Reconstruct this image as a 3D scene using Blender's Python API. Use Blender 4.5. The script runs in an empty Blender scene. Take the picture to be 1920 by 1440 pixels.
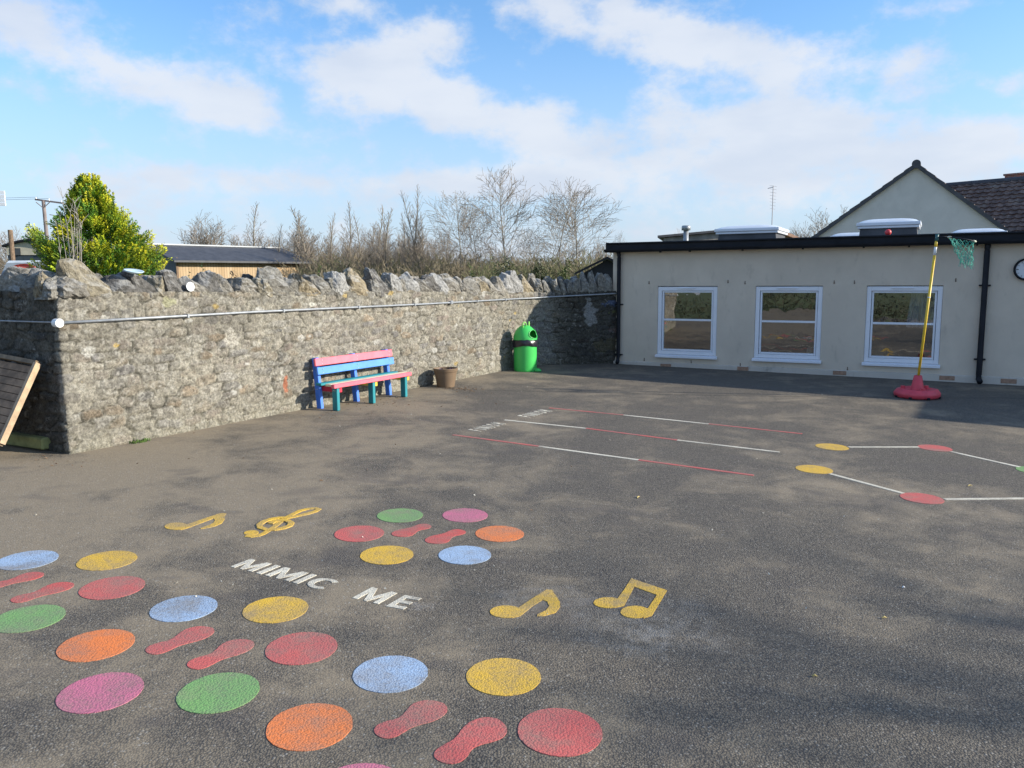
import bpy, bmesh, math, random
import numpy as np
from mathutils import Vector, Matrix, noise

S = bpy.context.scene
COL = S.collection
rad = math.radians

# ------------------------------------------------------------------ camera
F = 1508.0; PIT = rad(7.5); ROL = rad(-0.43); EYE = np.array([0, 0, 1.62])

def basis(p, r):
    f = np.array([0, math.cos(p), -math.sin(p)]); u = np.array([0, math.sin(p), math.cos(p)]); x = np.array([1., 0, 0])
    return x*math.cos(r)+u*math.sin(r), -x*math.sin(r)+u*math.cos(r), f
CX, CU, CW = basis(PIT, ROL)
cam_d = bpy.data.cameras.new('camera'); cam = bpy.data.objects.new('camera', cam_d); COL.objects.link(cam)
cam_d.sensor_width = 36; cam_d.lens = F/1920*36; cam_d.clip_start = 0.05; cam_d.clip_end = 3000
M = Matrix.Identity(4)
for i in range(3):
    M[i][0] = CX[i]; M[i][1] = CU[i]; M[i][2] = -CW[i]; M[i][3] = EYE[i]
cam.matrix_world = M
S.camera = cam

# ------------------------------------------------------------------ light
SUN_H = rad(172.8); SUN_E = rad(21.3)      # heading the light travels to, elevation
sd = bpy.data.lights.new('sun', 'SUN'); sun = bpy.data.objects.new('sun', sd); COL.objects.link(sun)
sd.energy = 5.0; sd.angle = rad(0.55); sd.color = (1.0, 0.92, 0.79)
tr = Vector((math.cos(SUN_H)*math.cos(SUN_E), math.sin(SUN_H)*math.cos(SUN_E), -math.sin(SUN_E)))
sun.rotation_euler = tr.to_track_quat('-Z', 'Y').to_euler()
sun.location = (20, -2, 12)
S.view_settings.view_transform = 'Standard'; S.view_settings.look = 'None'
S.view_settings.exposure = 0.62; S.view_settings.gamma = 1.0
try: S.cycles.max_bounces = 6
except Exception: pass

class NT:
    """small node-graph helper"""
    def __init__(s, tree): s.t = tree; s.n = tree.nodes; s.l = tree.links
    def node(s, typ, **kw):
        n = s.n.new(typ)
        for k, v in kw.items():
            setattr(n, k, v)
        return n
    def put(s, sock, v):
        if isinstance(v, bpy.types.NodeSocket): s.l.new(v, sock)
        elif v is not None:
            if isinstance(v, (tuple, list)) and len(v) == 3 and sock.type == 'RGBA': v = (*v, 1)
            sock.default_value = v
    def m(s, op, a, b=None, c=None, clamp=False):
        n = s.n.new('ShaderNodeMath'); n.operation = op; n.use_clamp = clamp
        s.put(n.inputs[0], a)
        if b is not None: s.put(n.inputs[1], b)
        if c is not None: s.put(n.inputs[2], c)
        return n.outputs[0]
    def mix(s, f, a, b, mode='MIX'):
        n = s.n.new('ShaderNodeMix'); n.data_type = 'RGBA'; n.blend_type = mode
        s.put(n.inputs[0], f); s.put(n.inputs[6], a); s.put(n.inputs[7], b)
        return n.outputs[2]
    def ss(s, v, a, b):
        n = s.n.new('ShaderNodeMapRange'); n.interpolation_type = 'SMOOTHSTEP'
        s.put(n.inputs[0], v); n.inputs[1].default_value = a; n.inputs[2].default_value = b
        return n.outputs[0]
    def noise(s, vec, scale, detail=4, rough=.55, dist=0.):
        n = s.n.new('ShaderNodeTexNoise'); s.put(n.inputs['Vector'], vec)
        n.inputs['Scale'].default_value = scale; n.inputs['Detail'].default_value = detail
        n.inputs['Roughness'].default_value = rough; n.inputs['Distortion'].default_value = dist
        return n.outputs[0]
    def vor(s, vec, scale, feature='F1', out='Distance', rnd=1.):
        n = s.n.new('ShaderNodeTexVoronoi'); n.feature = feature; s.put(n.inputs['Vector'], vec)
        n.inputs['Scale'].default_value = scale; n.inputs['Randomness'].default_value = rnd
        return n.outputs[out]
    def scale(s, vec, sc):
        n = s.n.new('ShaderNodeMapping'); s.put(n.inputs[0], vec); n.inputs[3].default_value = sc
        return n.outputs[0]
    def xyz(s, vec):
        n = s.n.new('ShaderNodeSeparateXYZ'); s.put(n.inputs[0], vec); return n.outputs

def az_el(X, Y):
    d = CW+(X-960)/F*CX+(720-Y)/F*CU
    d = d/np.linalg.norm(d)
    return math.atan2(d[0], d[1]), math.asin(d[2])

W = bpy.data.worlds.new('World'); S.world = W; W.use_nodes = True
t = NT(W.node_tree); t.n.clear()
sky = t.node('ShaderNodeTexSky', sky_type='NISHITA', sun_disc=False, sun_elevation=SUN_E,
             sun_rotation=math.atan2(-math.cos(SUN_H), -math.sin(SUN_H)), altitude=50, air_density=1.0, dust_density=0.6, ozone_density=2.2)
tc = t.node('ShaderNodeTexCoord'); D3 = tc.outputs['Generated']
nx, ny, nz = t.xyz(D3)
az = t.m('ARCTAN2', nx, ny); el = t.m('ARCSINE', nz)
wv = t.scale(D3, (1, 1, 1.5))
n1 = t.noise(wv, 9.5, 9, .62, .0); n2 = t.noise(wv, 26., 6, .6)
wob = t.m('ADD', t.m('MULTIPLY', t.m('SUBTRACT', n1, .5), 1.35), t.m('MULTIPLY', t.m('SUBTRACT', n2, .5), .55))
blobs = [(50, 45, 150, 50, 8, .95), (230, 138, 190, 46, 17, 1.), (430, 198, 105, 40, 8, 1.1), (640, 125, 105, 62, 0, 1.05),
         (745, 100, 110, 48, -10, .95), (830, 62, 60, 40, 0, .8), (840, 195, 230, 48, 8, 1.1), (1080, 245, 230, 46, 8, 1.05),
         (1150, 35, 230, 55, 8, 1.), (1330, 95, 210, 52, 10, 1.05), (1470, 125, 90, 38, 0, .8), (1430, 225, 180, 55, 5, 1.05), (1580, 265, 170, 48, 0, 1.),
         (1830, 268, 150, 40, -14, 1.15), (1715, 112, 62, 28, -15, .85), (660, 5, 80, 16, 0, .7), (1890, 155, 45, 20, 0, .6), (1800, 12, 130, 22, 0, .65),
         (440, 340, 220, 28, 5, .85), (840, 340, 260, 30, 3, .85), (130, 350, 220, 36, 5, .6), (1250, 320, 380, 40, 0, .85), (1620, 350, 330, 45, 0, .8)]
fld = None
for (bx, by, rx, ry, ang, amp) in blobs:
    a0, e0 = az_el(bx, by); ca, sa = math.cos(rad(ang)), math.sin(rad(ang))
    du = t.m('SUBTRACT', az, a0); dv = t.m('SUBTRACT', el, e0)
    p = t.m('MULTIPLY', t.m('SUBTRACT', t.m('MULTIPLY', du, ca), t.m('MULTIPLY', dv, sa)), F/rx)
    q = t.m('MULTIPLY', t.m('ADD', t.m('MULTIPLY', du, sa), t.m('MULTIPLY', dv, ca)), F/ry)
    d2 = t.m('ADD', t.m('MULTIPLY', p, p), t.m('MULTIPLY', q, q))
    f = t.m('MULTIPLY', t.m('EXPONENT', t.m('MULTIPLY', d2, -1.15)), amp)
    fld = f if fld is None else t.m('ADD', fld, f)
away = t.ss(t.m('ABSOLUTE', az), .72, 1.1)           # other parts of the sky: scattered clouds
fld = t.m('ADD', fld, t.m('MULTIPLY', away, .45))
low = t.m('MULTIPLY', t.m('SUBTRACT', 1., t.ss(el, -.02, .20)), .42)
dens = t.ss(t.m('ADD', t.m('ADD', fld, low), t.m('MULTIPLY', wob, 2.6)), .12, 1.30)
cshade = t.noise(t.scale(D3, (1, 1, 3.)), 6.5, 5, .5)
ccol = t.mix(t.ss(cshade, .3, .7), (5.3, 5.8, 6.7), (6.3, 6.6, 7.15))
skyc = t.mix(1., sky.outputs[0], (1.25, 1.64, 1.95), 'MULTIPLY')
hz = t.m('MULTIPLY', t.m('SUBTRACT', 1., t.ss(el, -.02, .32)), .85)      # pale air near the horizon
skyc = t.mix(hz, skyc, (4.6, 5.3, 6.6))
cc = t.mix(t.m('MULTIPLY', dens, .88), skyc, ccol)
bg = t.node('ShaderNodeBackground'); t.put(bg.inputs[0], cc); bg.inputs[1].default_value = 0.085
wo = t.node('ShaderNodeOutputWorld'); t.l.new(bg.outputs[0], wo.inputs[0])
W.cycles.sampling_method = 'MANUAL'; W.cycles.sample_map_resolution = 512

# ------------------------------------------------------------------ geometry of the place
gx_, gu_, gw_ = basis(rad(8.25), rad(0.98))
NP = gx_[2]*CX+gu_[2]*CU+gw_[2]*CW             # the playground's slightly tilted plane
BA = rad(-27.4)
BT = np.array([math.cos(BA), math.sin(BA)]); BN = np.array([BT[1], -BT[0]])     # facade direction and outward normal
B0 = np.array([1.915, 13.823])

def sstep(v): v = np.clip(v, 0, 1); return v*v*(3-2*v)

def gh(x, y):
    z = 1.62-(1.62+NP[0]*x+NP[1]*y)/NP[2]
    s = (x-B0[0])*BT[0]+(y-B0[1])*BT[1]; d = (x-B0[0])*BN[0]+(y-B0[1])*BN[1]
    z = z+.0185*np.clip(s, 0, 12)*sstep(1-np.clip(d, 0, 99)/4.5)
    return z

def ray(X, Y): return CW+(X-960)/F*CX+(720-Y)/F*CU
def proj(P):
    P = np.asarray(P, float)-EYE; return 960+F*(P@CX)/(P@CW), 720-F*(P@CU)/(P@CW)
def G(X, Y):
    d = ray(X, Y); k = 8.
    for _ in range(30):
        P = EYE+d*k; h = gh(P[0], P[1]); k = k*(1.62-h)/max(1.62-P[2], 1e-6) if P[2] < 1.6 else k*1.5
    return EYE+d*k
def onplane(X, Y, p0, n):
    d = ray(X, Y); n = np.append(n, 0)[:3]; p0 = np.append(p0, 0)[:3]
    k = ((p0-EYE)@n)/(d@n); return EYE+d*k
def at(X, Y, dist): d = ray(X, Y); return EYE+d*(dist/d[1])

# ------------------------------------------------------------------ object helpers
def meta(o, label=None, cat=None, group=None, kind=None):
    if label: o['label'] = label
    if cat: o['category'] = cat
    if group: o['group'] = group
    if kind: o['kind'] = kind
    return o

def empty(name, loc, rz=0, **k):
    o = bpy.data.objects.new(name, None); COL.objects.link(o); o.location = tuple(loc); o.rotation_euler = (0, 0, rz)
    o.empty_display_size = .1
    return meta(o, **k)

def mesh_obj(name, verts, faces, mat, parent=None, smooth=False, cols=None, **k):
    me = bpy.data.meshes.new(name)
    verts = np.asarray(verts, dtype=np.float32)
    if isinstance(faces, np.ndarray):
        nf, fs = faces.shape
        me.vertices.add(len(verts)); me.vertices.foreach_set('co', verts.ravel())
        me.loops.add(nf*fs); me.loops.foreach_set('vertex_index', faces.astype(np.int32).ravel())
        me.polygons.add(nf); me.polygons.foreach_set('loop_start', np.arange(0, nf*fs, fs, dtype=np.int32))
        me.polygons.foreach_set('loop_total', np.full(nf, fs, dtype=np.int32))
        me.update(calc_edges=True)
    else:
        me.from_pydata(verts.tolist(), [], faces); me.update()
    if cols is not None:
        a = me.color_attributes.new('Col', 'FLOAT_COLOR', 'POINT')
        c = np.ones((len(verts), 4), dtype=np.float32); c[:, :3] = cols; a.data.foreach_set('color', c.ravel())
    me.materials.append(mat)
    if smooth: me.polygons.foreach_set('use_smooth', np.ones(len(me.polygons), dtype=bool))
    o = bpy.data.objects.new(name, me); COL.objects.link(o)
    if parent is not None:
        o.parent = parent
        if parent.type != 'EMPTY' or True:
            pm = Matrix.Translation(parent.location) @ parent.rotation_euler.to_matrix().to_4x4()
            if parent.get('_world'): pass
    return meta(o, **k)

class MB:
    """collects primitives into one mesh"""
    def __init__(s): s.v = []; s.f = []
    def add(s, v, f):
        o = len(s.v); s.v += [tuple(map(float, p)) for p in v]; s.f += [tuple(i+o for i in q) for q in f]; return s
    def box(s, c, size, R=None, bev=0):
        bm = bmesh.new(); bmesh.ops.create_cube(bm, size=1)
        bmesh.ops.scale(bm, vec=size, verts=bm.verts)
        if bev: bmesh.ops.bevel(bm, geom=bm.edges[:], offset=bev, segments=1, affect='EDGES', profile=.5)
        if R is not None: bmesh.ops.transform(bm, matrix=R.to_4x4() if len(R) == 3 else R, verts=bm.verts)
        bmesh.ops.translate(bm, vec=Vector(tuple(map(float, c))), verts=bm.verts)
        return s.bm(bm)
    def bm(s, bm):
        bm.verts.index_update(); s.add([v.co[:] for v in bm.verts], [[v.index for v in f.verts] for f in bm.faces]); bm.free(); return s
    def tube(s, pts, r, n=8, cap=True):
        pts = [Vector(tuple(map(float, p))) for p in pts]
        if not isinstance(r, (list, tuple)): r = [r]*len(pts)
        rings = []
        for i, p in enumerate(pts):
            d = (pts[min(i+1, len(pts)-1)]-pts[max(i-1, 0)]).normalized()
            a = d.cross(Vector((0, 0, 1)))
            if a.length < .05: a = d.cross(Vector((1, 0, 0)))
            a.normalize(); b = d.cross(a)
            rings.append([p+(a*math.cos(q)+b*math.sin(q))*r[i] for q in [2*math.pi*k/n for k in range(n)]])
        v = [x[:] for R in rings for x in R]; f = []
        for i in range(len(pts)-1):
            for k in range(n):
                f.append((i*n+k, i*n+(k+1) % n, (i+1)*n+(k+1) % n, (i+1)*n+k))
        if cap: f.append(tuple(range(n))[::-1]); f.append(tuple((len(pts)-1)*n+k for k in range(n)))
        return s.add(v, f)
    def lathe(s, prof, c=(0, 0, 0), n=40, cap0=False, cap1=False, R=None, jitter=None):
        v = []; f = []
        for r, z in prof:
            for k in range(n):
                a = 2*math.pi*k/n; v.append(Vector((r*math.cos(a), r*math.sin(a), z)))
        for i in range(len(prof)-1):
            for k in range(n): f.append((i*n+k, i*n+(k+1) % n, (i+1)*n+(k+1) % n, (i+1)*n+k))
        if cap0: f.append(tuple(range(n))[::-1])
        if cap1: f.append(tuple((len(prof)-1)*n+k for k in range(n)))
        if R is not None: v = [R @ p for p in v]
        return s.add([(p+Vector(c))[:] for p in v], f)
    def prism(s, poly, z0, z1):
        n = len(poly)
        return s.add([(x, y, z0) for x, y in poly]+[(x, y, z1) for x, y in poly],
                     [tuple(range(n))[::-1], tuple(range(n, 2*n))]+[(i, (i+1) % n, n+(i+1) % n, n+i) for i in range(n)])
    def hexa(s, a, b):
        """prism between two quads (4 points each)"""
        return s.add(list(a)+list(b), [(3, 2, 1, 0), (4, 5, 6, 7)]+[(i, (i+1) % 4, 4+(i+1) % 4, 4+i) for i in range(4)])
    def build(s, name, mat, parent=None, smooth=False, auto=None, **k):
        o = mesh_obj(name, s.v, s.f, mat, parent, smooth, **k)
        if auto:
            me = o.data; bm = bmesh.new(); bm.from_mesh(me)
            for e in bm.edges:
                if len(e.link_faces) == 2 and e.calc_face_angle(0) > rad(auto): e.smooth = False
            for f in bm.faces: f.smooth = True
            bm.to_mesh(me); bm.free()
        return o

def copy_thing(o, parent=None):
    c = o.copy(); COL.objects.link(c)
    if parent: c.parent = parent
    for ch in list(o.children): copy_thing(ch, c)
    return c

# ------------------------------------------------------------------ materials
def new_mat(name):
    m = bpy.data.materials.new(name); m.use_nodes = True; m.node_tree.nodes.clear()
    t = NT(m.node_tree); b = t.node('ShaderNodeBsdfPrincipled'); o = t.node('ShaderNodeOutputMaterial'); t.l.new(b.outputs[0], o.inputs[0])
    return m, t, b
def pos(t): return t.node('ShaderNodeNewGeometry').outputs['Position']
def obco(t): return t.node('ShaderNodeTexCoord').outputs['Object']

def bump(t, b, h, strength, dist):
    n = t.node('ShaderNodeBump'); t.put(n.inputs['Height'], h); n.inputs['Strength'].default_value = strength; n.inputs['Distance'].default_value = dist
    t.l.new(n.outputs[0], b.inputs['Normal'])

def simple(name, col, rough=.6, var=.12, scale=6., dirt=0., bscale=60, bstr=.15, metal=0., dirtcol=(.12, .1, .08), spec=.5):
    m, t, b = new_mat(name); P = pos(t)
    n = t.noise(P, scale, 5, .6)
    lo = tuple(c*(1-var) for c in col); hi = tuple(min(1, c*(1+var)) for c in col)
    c = t.mix(t.ss(n, .3, .7), lo, hi)
    if dirt:
        d = t.noise(P, scale*2.7, 6, .7)
        c = t.mix(t.m('MULTIPLY', t.ss(d, .52, .75), dirt), c, dirtcol)
    t.put(b.inputs['Base Color'], c); b.inputs['Roughness'].default_value = rough; b.inputs['Metallic'].default_value = metal
    b.inputs['Specular IOR Level'].default_value = spec
    if bstr: bump(t, b, t.noise(P, bscale, 3, .6), bstr, .004)
    return m

def aggregate(t, P):
    """stones in the tarmac: returns height and a per-stone random value"""
    v1 = t.node('ShaderNodeTexVoronoi'); t.put(v1.inputs['Vector'], P); v1.inputs['Scale'].default_value = 118
    v2 = t.node('ShaderNodeTexVoronoi'); t.put(v2.inputs['Vector'], P); v2.inputs['Scale'].default_value = 260
    h = t.m('SUBTRACT', 1., t.m('MULTIPLY', v1.outputs[0], 1.15))
    h = t.m('ADD', h, t.m('MULTIPLY', t.m('SUBTRACT', 1., v2.outputs[0]), .35))
    r = t.xyz(v1.outputs['Color'])[0]
    return h, r, v1.outputs[0]

def tarmac_colour(t, P):
    x, y, z = t.xyz(P)
    h, r, d1 = aggregate(t, P)
    big = t.noise(P, .55, 5, .6, .6); mid = t.noise(P, 2.1, 6, .65, .4); fine = t.noise(P, 30, 4, .7)
    # dusty silt is thickest in the hollow on the left and around the middle, thin at the lower right
    dust = t.m('ADD', t.m('MULTIPLY', t.m('SUBTRACT', mid, .5), 2.4), t.m('MULTIPLY', t.m('SUBTRACT', big, .5), 2.4))
    lean = t.m('ADD', t.m('MULTIPLY', x, -.17), t.m('MULTIPLY', t.m('SUBTRACT', y, 5.), .02))
    dust = t.m('ADD', dust, t.m('MINIMUM', t.m('MAXIMUM', lean, -.10), .55))
    df = t.ss(dust, -.30, .62)
    dark = t.mix(r, (.086, .075, .059), (.184, .161, .128))
    silt = t.mix(fine, (.230, .187, .128), (.305, .250, .178))
    c = t.mix(t.m('MULTIPLY', df, .88), dark, silt)
    spots = t.m('LESS_THAN', r, .035)
    c = t.mix(t.m('MULTIPLY', spots, .55), c, (.36, .34, .30))
    pits = t.ss(d1, .35, .75)
    c = t.mix(t.m('MULTIPLY', pits, t.m('SUBTRACT', .75, t.m('MULTIPLY', df, .5))), c, (.045, .040, .038))
    # darker damp/oily blotches
    bl = t.noise(t.scale(P, (1, 1.7, 1)), 1.3, 4, .55, .8)
    c = t.mix(t.m('MULTIPLY', t.ss(bl, .56, .7), .42), c, (.085, .075, .07))
    return c, h, df, r

def scuff(t, P, c, cx, cy, rx, ry, ang, amp):
    x, y, z = t.xyz(P); ca, sa = math.cos(ang), math.sin(ang)
    dx = t.m('SUBTRACT', x, cx); dy = t.m('SUBTRACT', y, cy)
    u = t.m('ABSOLUTE', t.m('DIVIDE', t.m('ADD', t.m('MULTIPLY', dx, ca), t.m('MULTIPLY', dy, sa)), rx))
    v = t.m('ABSOLUTE', t.m('DIVIDE', t.m('SUBTRACT', t.m('MULTIPLY', dy, ca), t.m('MULTIPLY', dx, sa)), ry))
    k = t.m('SUBTRACT', 1., t.ss(t.m('MAXIMUM', u, v), .8, 1.04))
    n = t.ss(t.noise(P, 14, 6, .75), .38, .72)
    return t.mix(t.m('MULTIPLY', t.m('MULTIPLY', k, n), amp), c, (.36, .35, .33))

def mat_tarmac():
    m, t, b = new_mat('tarmac'); P = pos(t)
    c, h, df, r = tarmac_colour(t, P)
    q = G(1205, 1165); c = scuff(t, P, c, q[0], q[1], .36, .30, rad(-2), .24)
    q = G(1215, 1190); c = scuff(t, P, c, q[0], q[1], .10, .24, rad(-12), .32)
    q = G(793, 1137); c = scuff(t, P, c, q[0], q[1], .06, .05, 0, .45)
    q = G(1010, 1120); c = scuff(t, P, c, q[0], q[1], .25, .14, .2, .22)
    # a thin dark wavering line running along the building
    x, y, z = t.xyz(P)
    a = G(1135, 737); e = G(1640, 745); dd = (e-a)[:2]; dd /= np.linalg.norm(dd)
    dist = t.m('ABSOLUTE', t.m('ADD', t.m('SUBTRACT', t.m('MULTIPLY', t.m('SUBTRACT', x, a[0]), -dd[1]), t.m('MULTIPLY', t.m('SUBTRACT', y, a[1]), -dd[0])),
                     t.m('MULTIPLY', t.m('SUBTRACT', t.noise(P, 3, 3), .5), .08)))
    c = t.mix(t.m('MULTIPLY', t.m('SUBTRACT', 1., t.ss(dist, .008, .028)), .6), c, (.035, .032, .03))
    # soil and silt washed against the foot of the stone wall
    t.put(b.inputs['Base Color'], c); b.inputs['Roughness'].default_value = .82; b.inputs['Specular IOR Level'].default_value = .35
    hh = t.m('ADD', t.m('MULTIPLY', h, t.m('SUBTRACT', 1., t.m('MULTIPLY', df, .62))), t.m('MULTIPLY', t.noise(P, 5, 4), 2.0))
    bump(t, b, hh, .7, .0042)
    return m

def mat_paint(name, col, worn=.35):
    m, t, b = new_mat(name); P = pos(t)
    h, r, d1 = aggregate(t, P)
    n = t.noise(P, 3.5, 5, .6, .3); f = t.noise(P, 60, 4, .75)
    c = t.mix(t.ss(n, .3, .72), tuple(x*1.05 for x in col), tuple(x*.70+.05 for x in col))
    du = t.noise(P, 6.5, 5, .6, .4); c = t.mix(t.m('MULTIPLY', t.ss(du, .42, .75), worn*1.1), c, (.26, .22, .175))
    w = t.m('ADD', t.m('MULTIPLY', n, .55), t.m('MULTIPLY', f, .5))
    c = t.mix(t.m('MULTIPLY', t.ss(w, .5, .72), worn), c, (.22, .19, .155))
    g = t.ss(t.m('ADD', t.m('MULTIPLY', f, .8), t.m('MULTIPLY', d1, .5)), .62, .86)
    c = t.mix(t.m('MULTIPLY', g, .34), c, (.14, .12, .1))
    t.put(b.inputs['Base Color'], c); b.inputs['Roughness'].default_value = .8; b.inputs['Specular IOR Level'].default_value = .2
    bump(t, b, h, .45, .0038)
    return m

def mat_vcol(name, rough=.85, nscale=28., amt=.3, bstr=.5, bdist=.008, lichen=0., top=0., mosscol=None):
    m, t, b = new_mat(name); P = pos(t)
    at_ = t.node('ShaderNodeAttribute', attribute_name='Col').outputs['Color']
    n = t.noise(P, nscale, 7, .72); n2 = t.noise(P, nscale*3.3, 4, .7)
    c = t.mix(t.ss(n, .25, .75), t.mix(1., at_, (1-amt,)*3, 'MULTIPLY'), t.mix(1., at_, (1+amt*.8,)*3, 'MULTIPLY'))
    if lichen:
        l = t.noise(P, 13, 7, .7, .5); l2 = t.noise(P, 4.5, 4, .6)
        c = t.mix(t.m('MULTIPLY', t.ss(t.m('ADD', l, t.m('MULTIPLY', t.m('SUBTRACT', l2, .5), .5)), .60, .70), lichen), c, (.62, .60, .54))
        l3 = t.noise(P, 9, 5, .65)
        c = t.mix(t.m('MULTIPLY', t.ss(l3, .70, .78), .6), c, (.42, .30, .09))
    if top:
        nz_ = t.xyz(t.node('ShaderNodeNewGeometry').outputs['Normal'])[2]
        k = t.m('MULTIPLY', t.ss(nz_, .1, .8), t.ss(t.noise(P, 7, 5, .6), .42, .56))
        c = t.mix(t.m('MULTIPLY', k, top), c, (.62, .62, .60))
    t.put(b.inputs['Base Color'], c); b.inputs['Roughness'].default_value = rough; b.inputs['Specular IOR Level'].default_value = .25
    bump(t, b, t.m('ADD', n, t.m('MULTIPLY', n2, .6)), bstr, bdist)
    return m

M_ = {}
M_['tarmac'] = mat_tarmac()
PC = dict(yellow=(.66, .41, .045), red=(.52, .115, .105), blue=(.31, .43, .60), green=(.175, .345, .12), orange=(.70, .20, .06),
          pink=(.52, .15, .235), white=(.66, .62, .51))
for k, v in PC.items(): M_['paint_'+k] = mat_paint('ground_paint_'+k, v, .45)
M_['paint_faded'] = mat_paint('ground_paint_faded_red', (.50, .10, .09), .5)
M_['wall'] = mat_vcol('rubble_stone', amt=.6, nscale=48, lichen=.3, bstr=1., bdist=.02)
M_['stone'] = mat_vcol('coping_stone', amt=.6, nscale=26, lichen=.45, top=.35, bstr=1., bdist=.03)
M_['leaf'] = mat_vcol('foliage', rough=.6, amt=.25, nscale=9, bstr=0.0)
M_['bark'] = simple('bark', (.24, .215, .165), .9, .3, 5, bscale=20)
M_['twig'] = simple('twigs', (.25, .21, .165), .9, .3, 2, bstr=0)
M_['wood_stem'] = simple('pale_stem', (.33, .30, .26), .9, .25, 12, bscale=40)
M_['black'] = simple('black_plastic', (.010, .012, .017), .6, .3, 5, bscale=30, bstr=.05, spec=.25)
M_['upvc'] = simple('white_frame', (.72, .75, .80), .35, .03, 3, dirt=.12, bstr=.0, dirtcol=(.35, .34, .3))
M_['galv'] = simple('grey_conduit', (.30, .32, .34), .45, .15, 20, dirt=.3, metal=.3)
M_['white'] = simple('white_plastic', (.72, .74, .76), .45, .05, 8, dirt=.2)
M_['slate'] = simple('dark_slate_roof', (.055, .057, .065), .6, .25, 3, bscale=9, bstr=.4)
M_['timber'] = simple('weathered_timber', (.20, .145, .09), .8, .3, 12, dirt=.35, bscale=40, bstr=.4)
M_['darkwood'] = simple('dark_timber', (.17, .115, .075), .85, .3, 8, bscale=30, bstr=.4)
M_['inside'] = simple('dim_room', (.16, .14, .12), .9, .2, 2, bstr=0)

def mat_render(name, col, stain=.35):
    m, t, b = new_mat(name); P = pos(t); x, y, z = t.xyz(P)
    n = t.noise(P, 2.2, 6, .6, .3); f = t.noise(P, 120, 4, .7)
    c = t.mix(t.ss(n, .3, .75), tuple(v*.93 for v in col), tuple(v*1.04 for v in col))
    st = t.noise(t.scale(P, (2.5, 2.5, 1.1)), 2.6, 6, .65)
    c = t.mix(t.m('MULTIPLY', t.ss(st, .56, .72), stain), c, tuple(v*.62 for v in col))
    c = t.mix(t.m('MULTIPLY', t.ss(f, .62, .8), .25), c, tuple(v*.7 for v in col))
    t.put(b.inputs['Base Color'], c); b.inputs['Roughness'].default_value = .9; b.inputs['Specular IOR Level'].default_value = .2
    bump(t, b, f, .5, .004)
    return m
M_['render'] = mat_render('cream_render', (.60, .53, .435))
M_['plinth'] = mat_render('painted_plinth', (.53, .49, .43), .8)
M_['gable'] = mat_render('grey_render', (.62, .59, .54), .15)

def mat_glass(name, tint=(.75, .8, .8), refl=.3):
    m, t, b = new_mat(name)
    t.n.remove(b); o = [n for n in t.n if n.type == 'OUTPUT_MATERIAL'][0]
    g = t.node('ShaderNodeBsdfGlossy'); g.inputs['Roughness'].default_value = .015; g.inputs['Color'].default_value = (1, 1, 1, 1)
    bp = t.node('ShaderNodeBump'); bp.inputs['Strength'].default_value = .12; bp.inputs['Distance'].default_value = .01
    t.put(bp.inputs['Height'], t.noise(pos(t), 3.5, 2)); t.l.new(bp.outputs[0], g.inputs['Normal'])
    tr_ = t.node('ShaderNodeBsdfTransparent'); tr_.inputs['Color'].default_value = (*tint, 1)
    mx = t.node('ShaderNodeMixShader'); mx.inputs[0].default_value = refl
    t.l.new(tr_.outputs[0], mx.inputs[1]); t.l.new(g.outputs[0], mx.inputs[2]); t.l.new(mx.outputs[0], o.inputs[0])
    return m
M_['glass'] = mat_glass('window_glass', (.45, .5, .53), .23)
M_['dome'] = simple('skylight_dome', (.74, .78, .82), .12, .04, 3, bstr=0, spec=.8)

def mat_boards(name, a, b_, ang, pitch, gap=.10):
    m, t, b = new_mat(name); P = pos(t); x, y, z = t.xyz(P)
    u = t.m('ADD', t.m('MULTIPLY', x, math.cos(ang)), t.m('MULTIPLY', y, math.sin(ang)))
    k = t.m('DIVIDE', u, pitch); fr = t.m('FRACT', k); idn = t.m('FLOOR', k)
    wn = t.node('ShaderNodeTexWhiteNoise', noise_dimensions='1D'); t.put(wn.inputs['W'], idn)
    c = t.mix(wn.outputs['Value'], a, b_)
    n = t.noise(t.scale(P, (6, 6, .8)), 4, 5, .7)
    c = t.mix(t.m('MULTIPLY', n, .5), c, tuple(v*.6 for v in a))
    c = t.mix(t.m('LESS_THAN', fr, gap), c, tuple(v*.25 for v in a))
    t.put(b.inputs['Base Color'], c); b.inputs['Roughness'].default_value = .8
    return m

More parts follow.
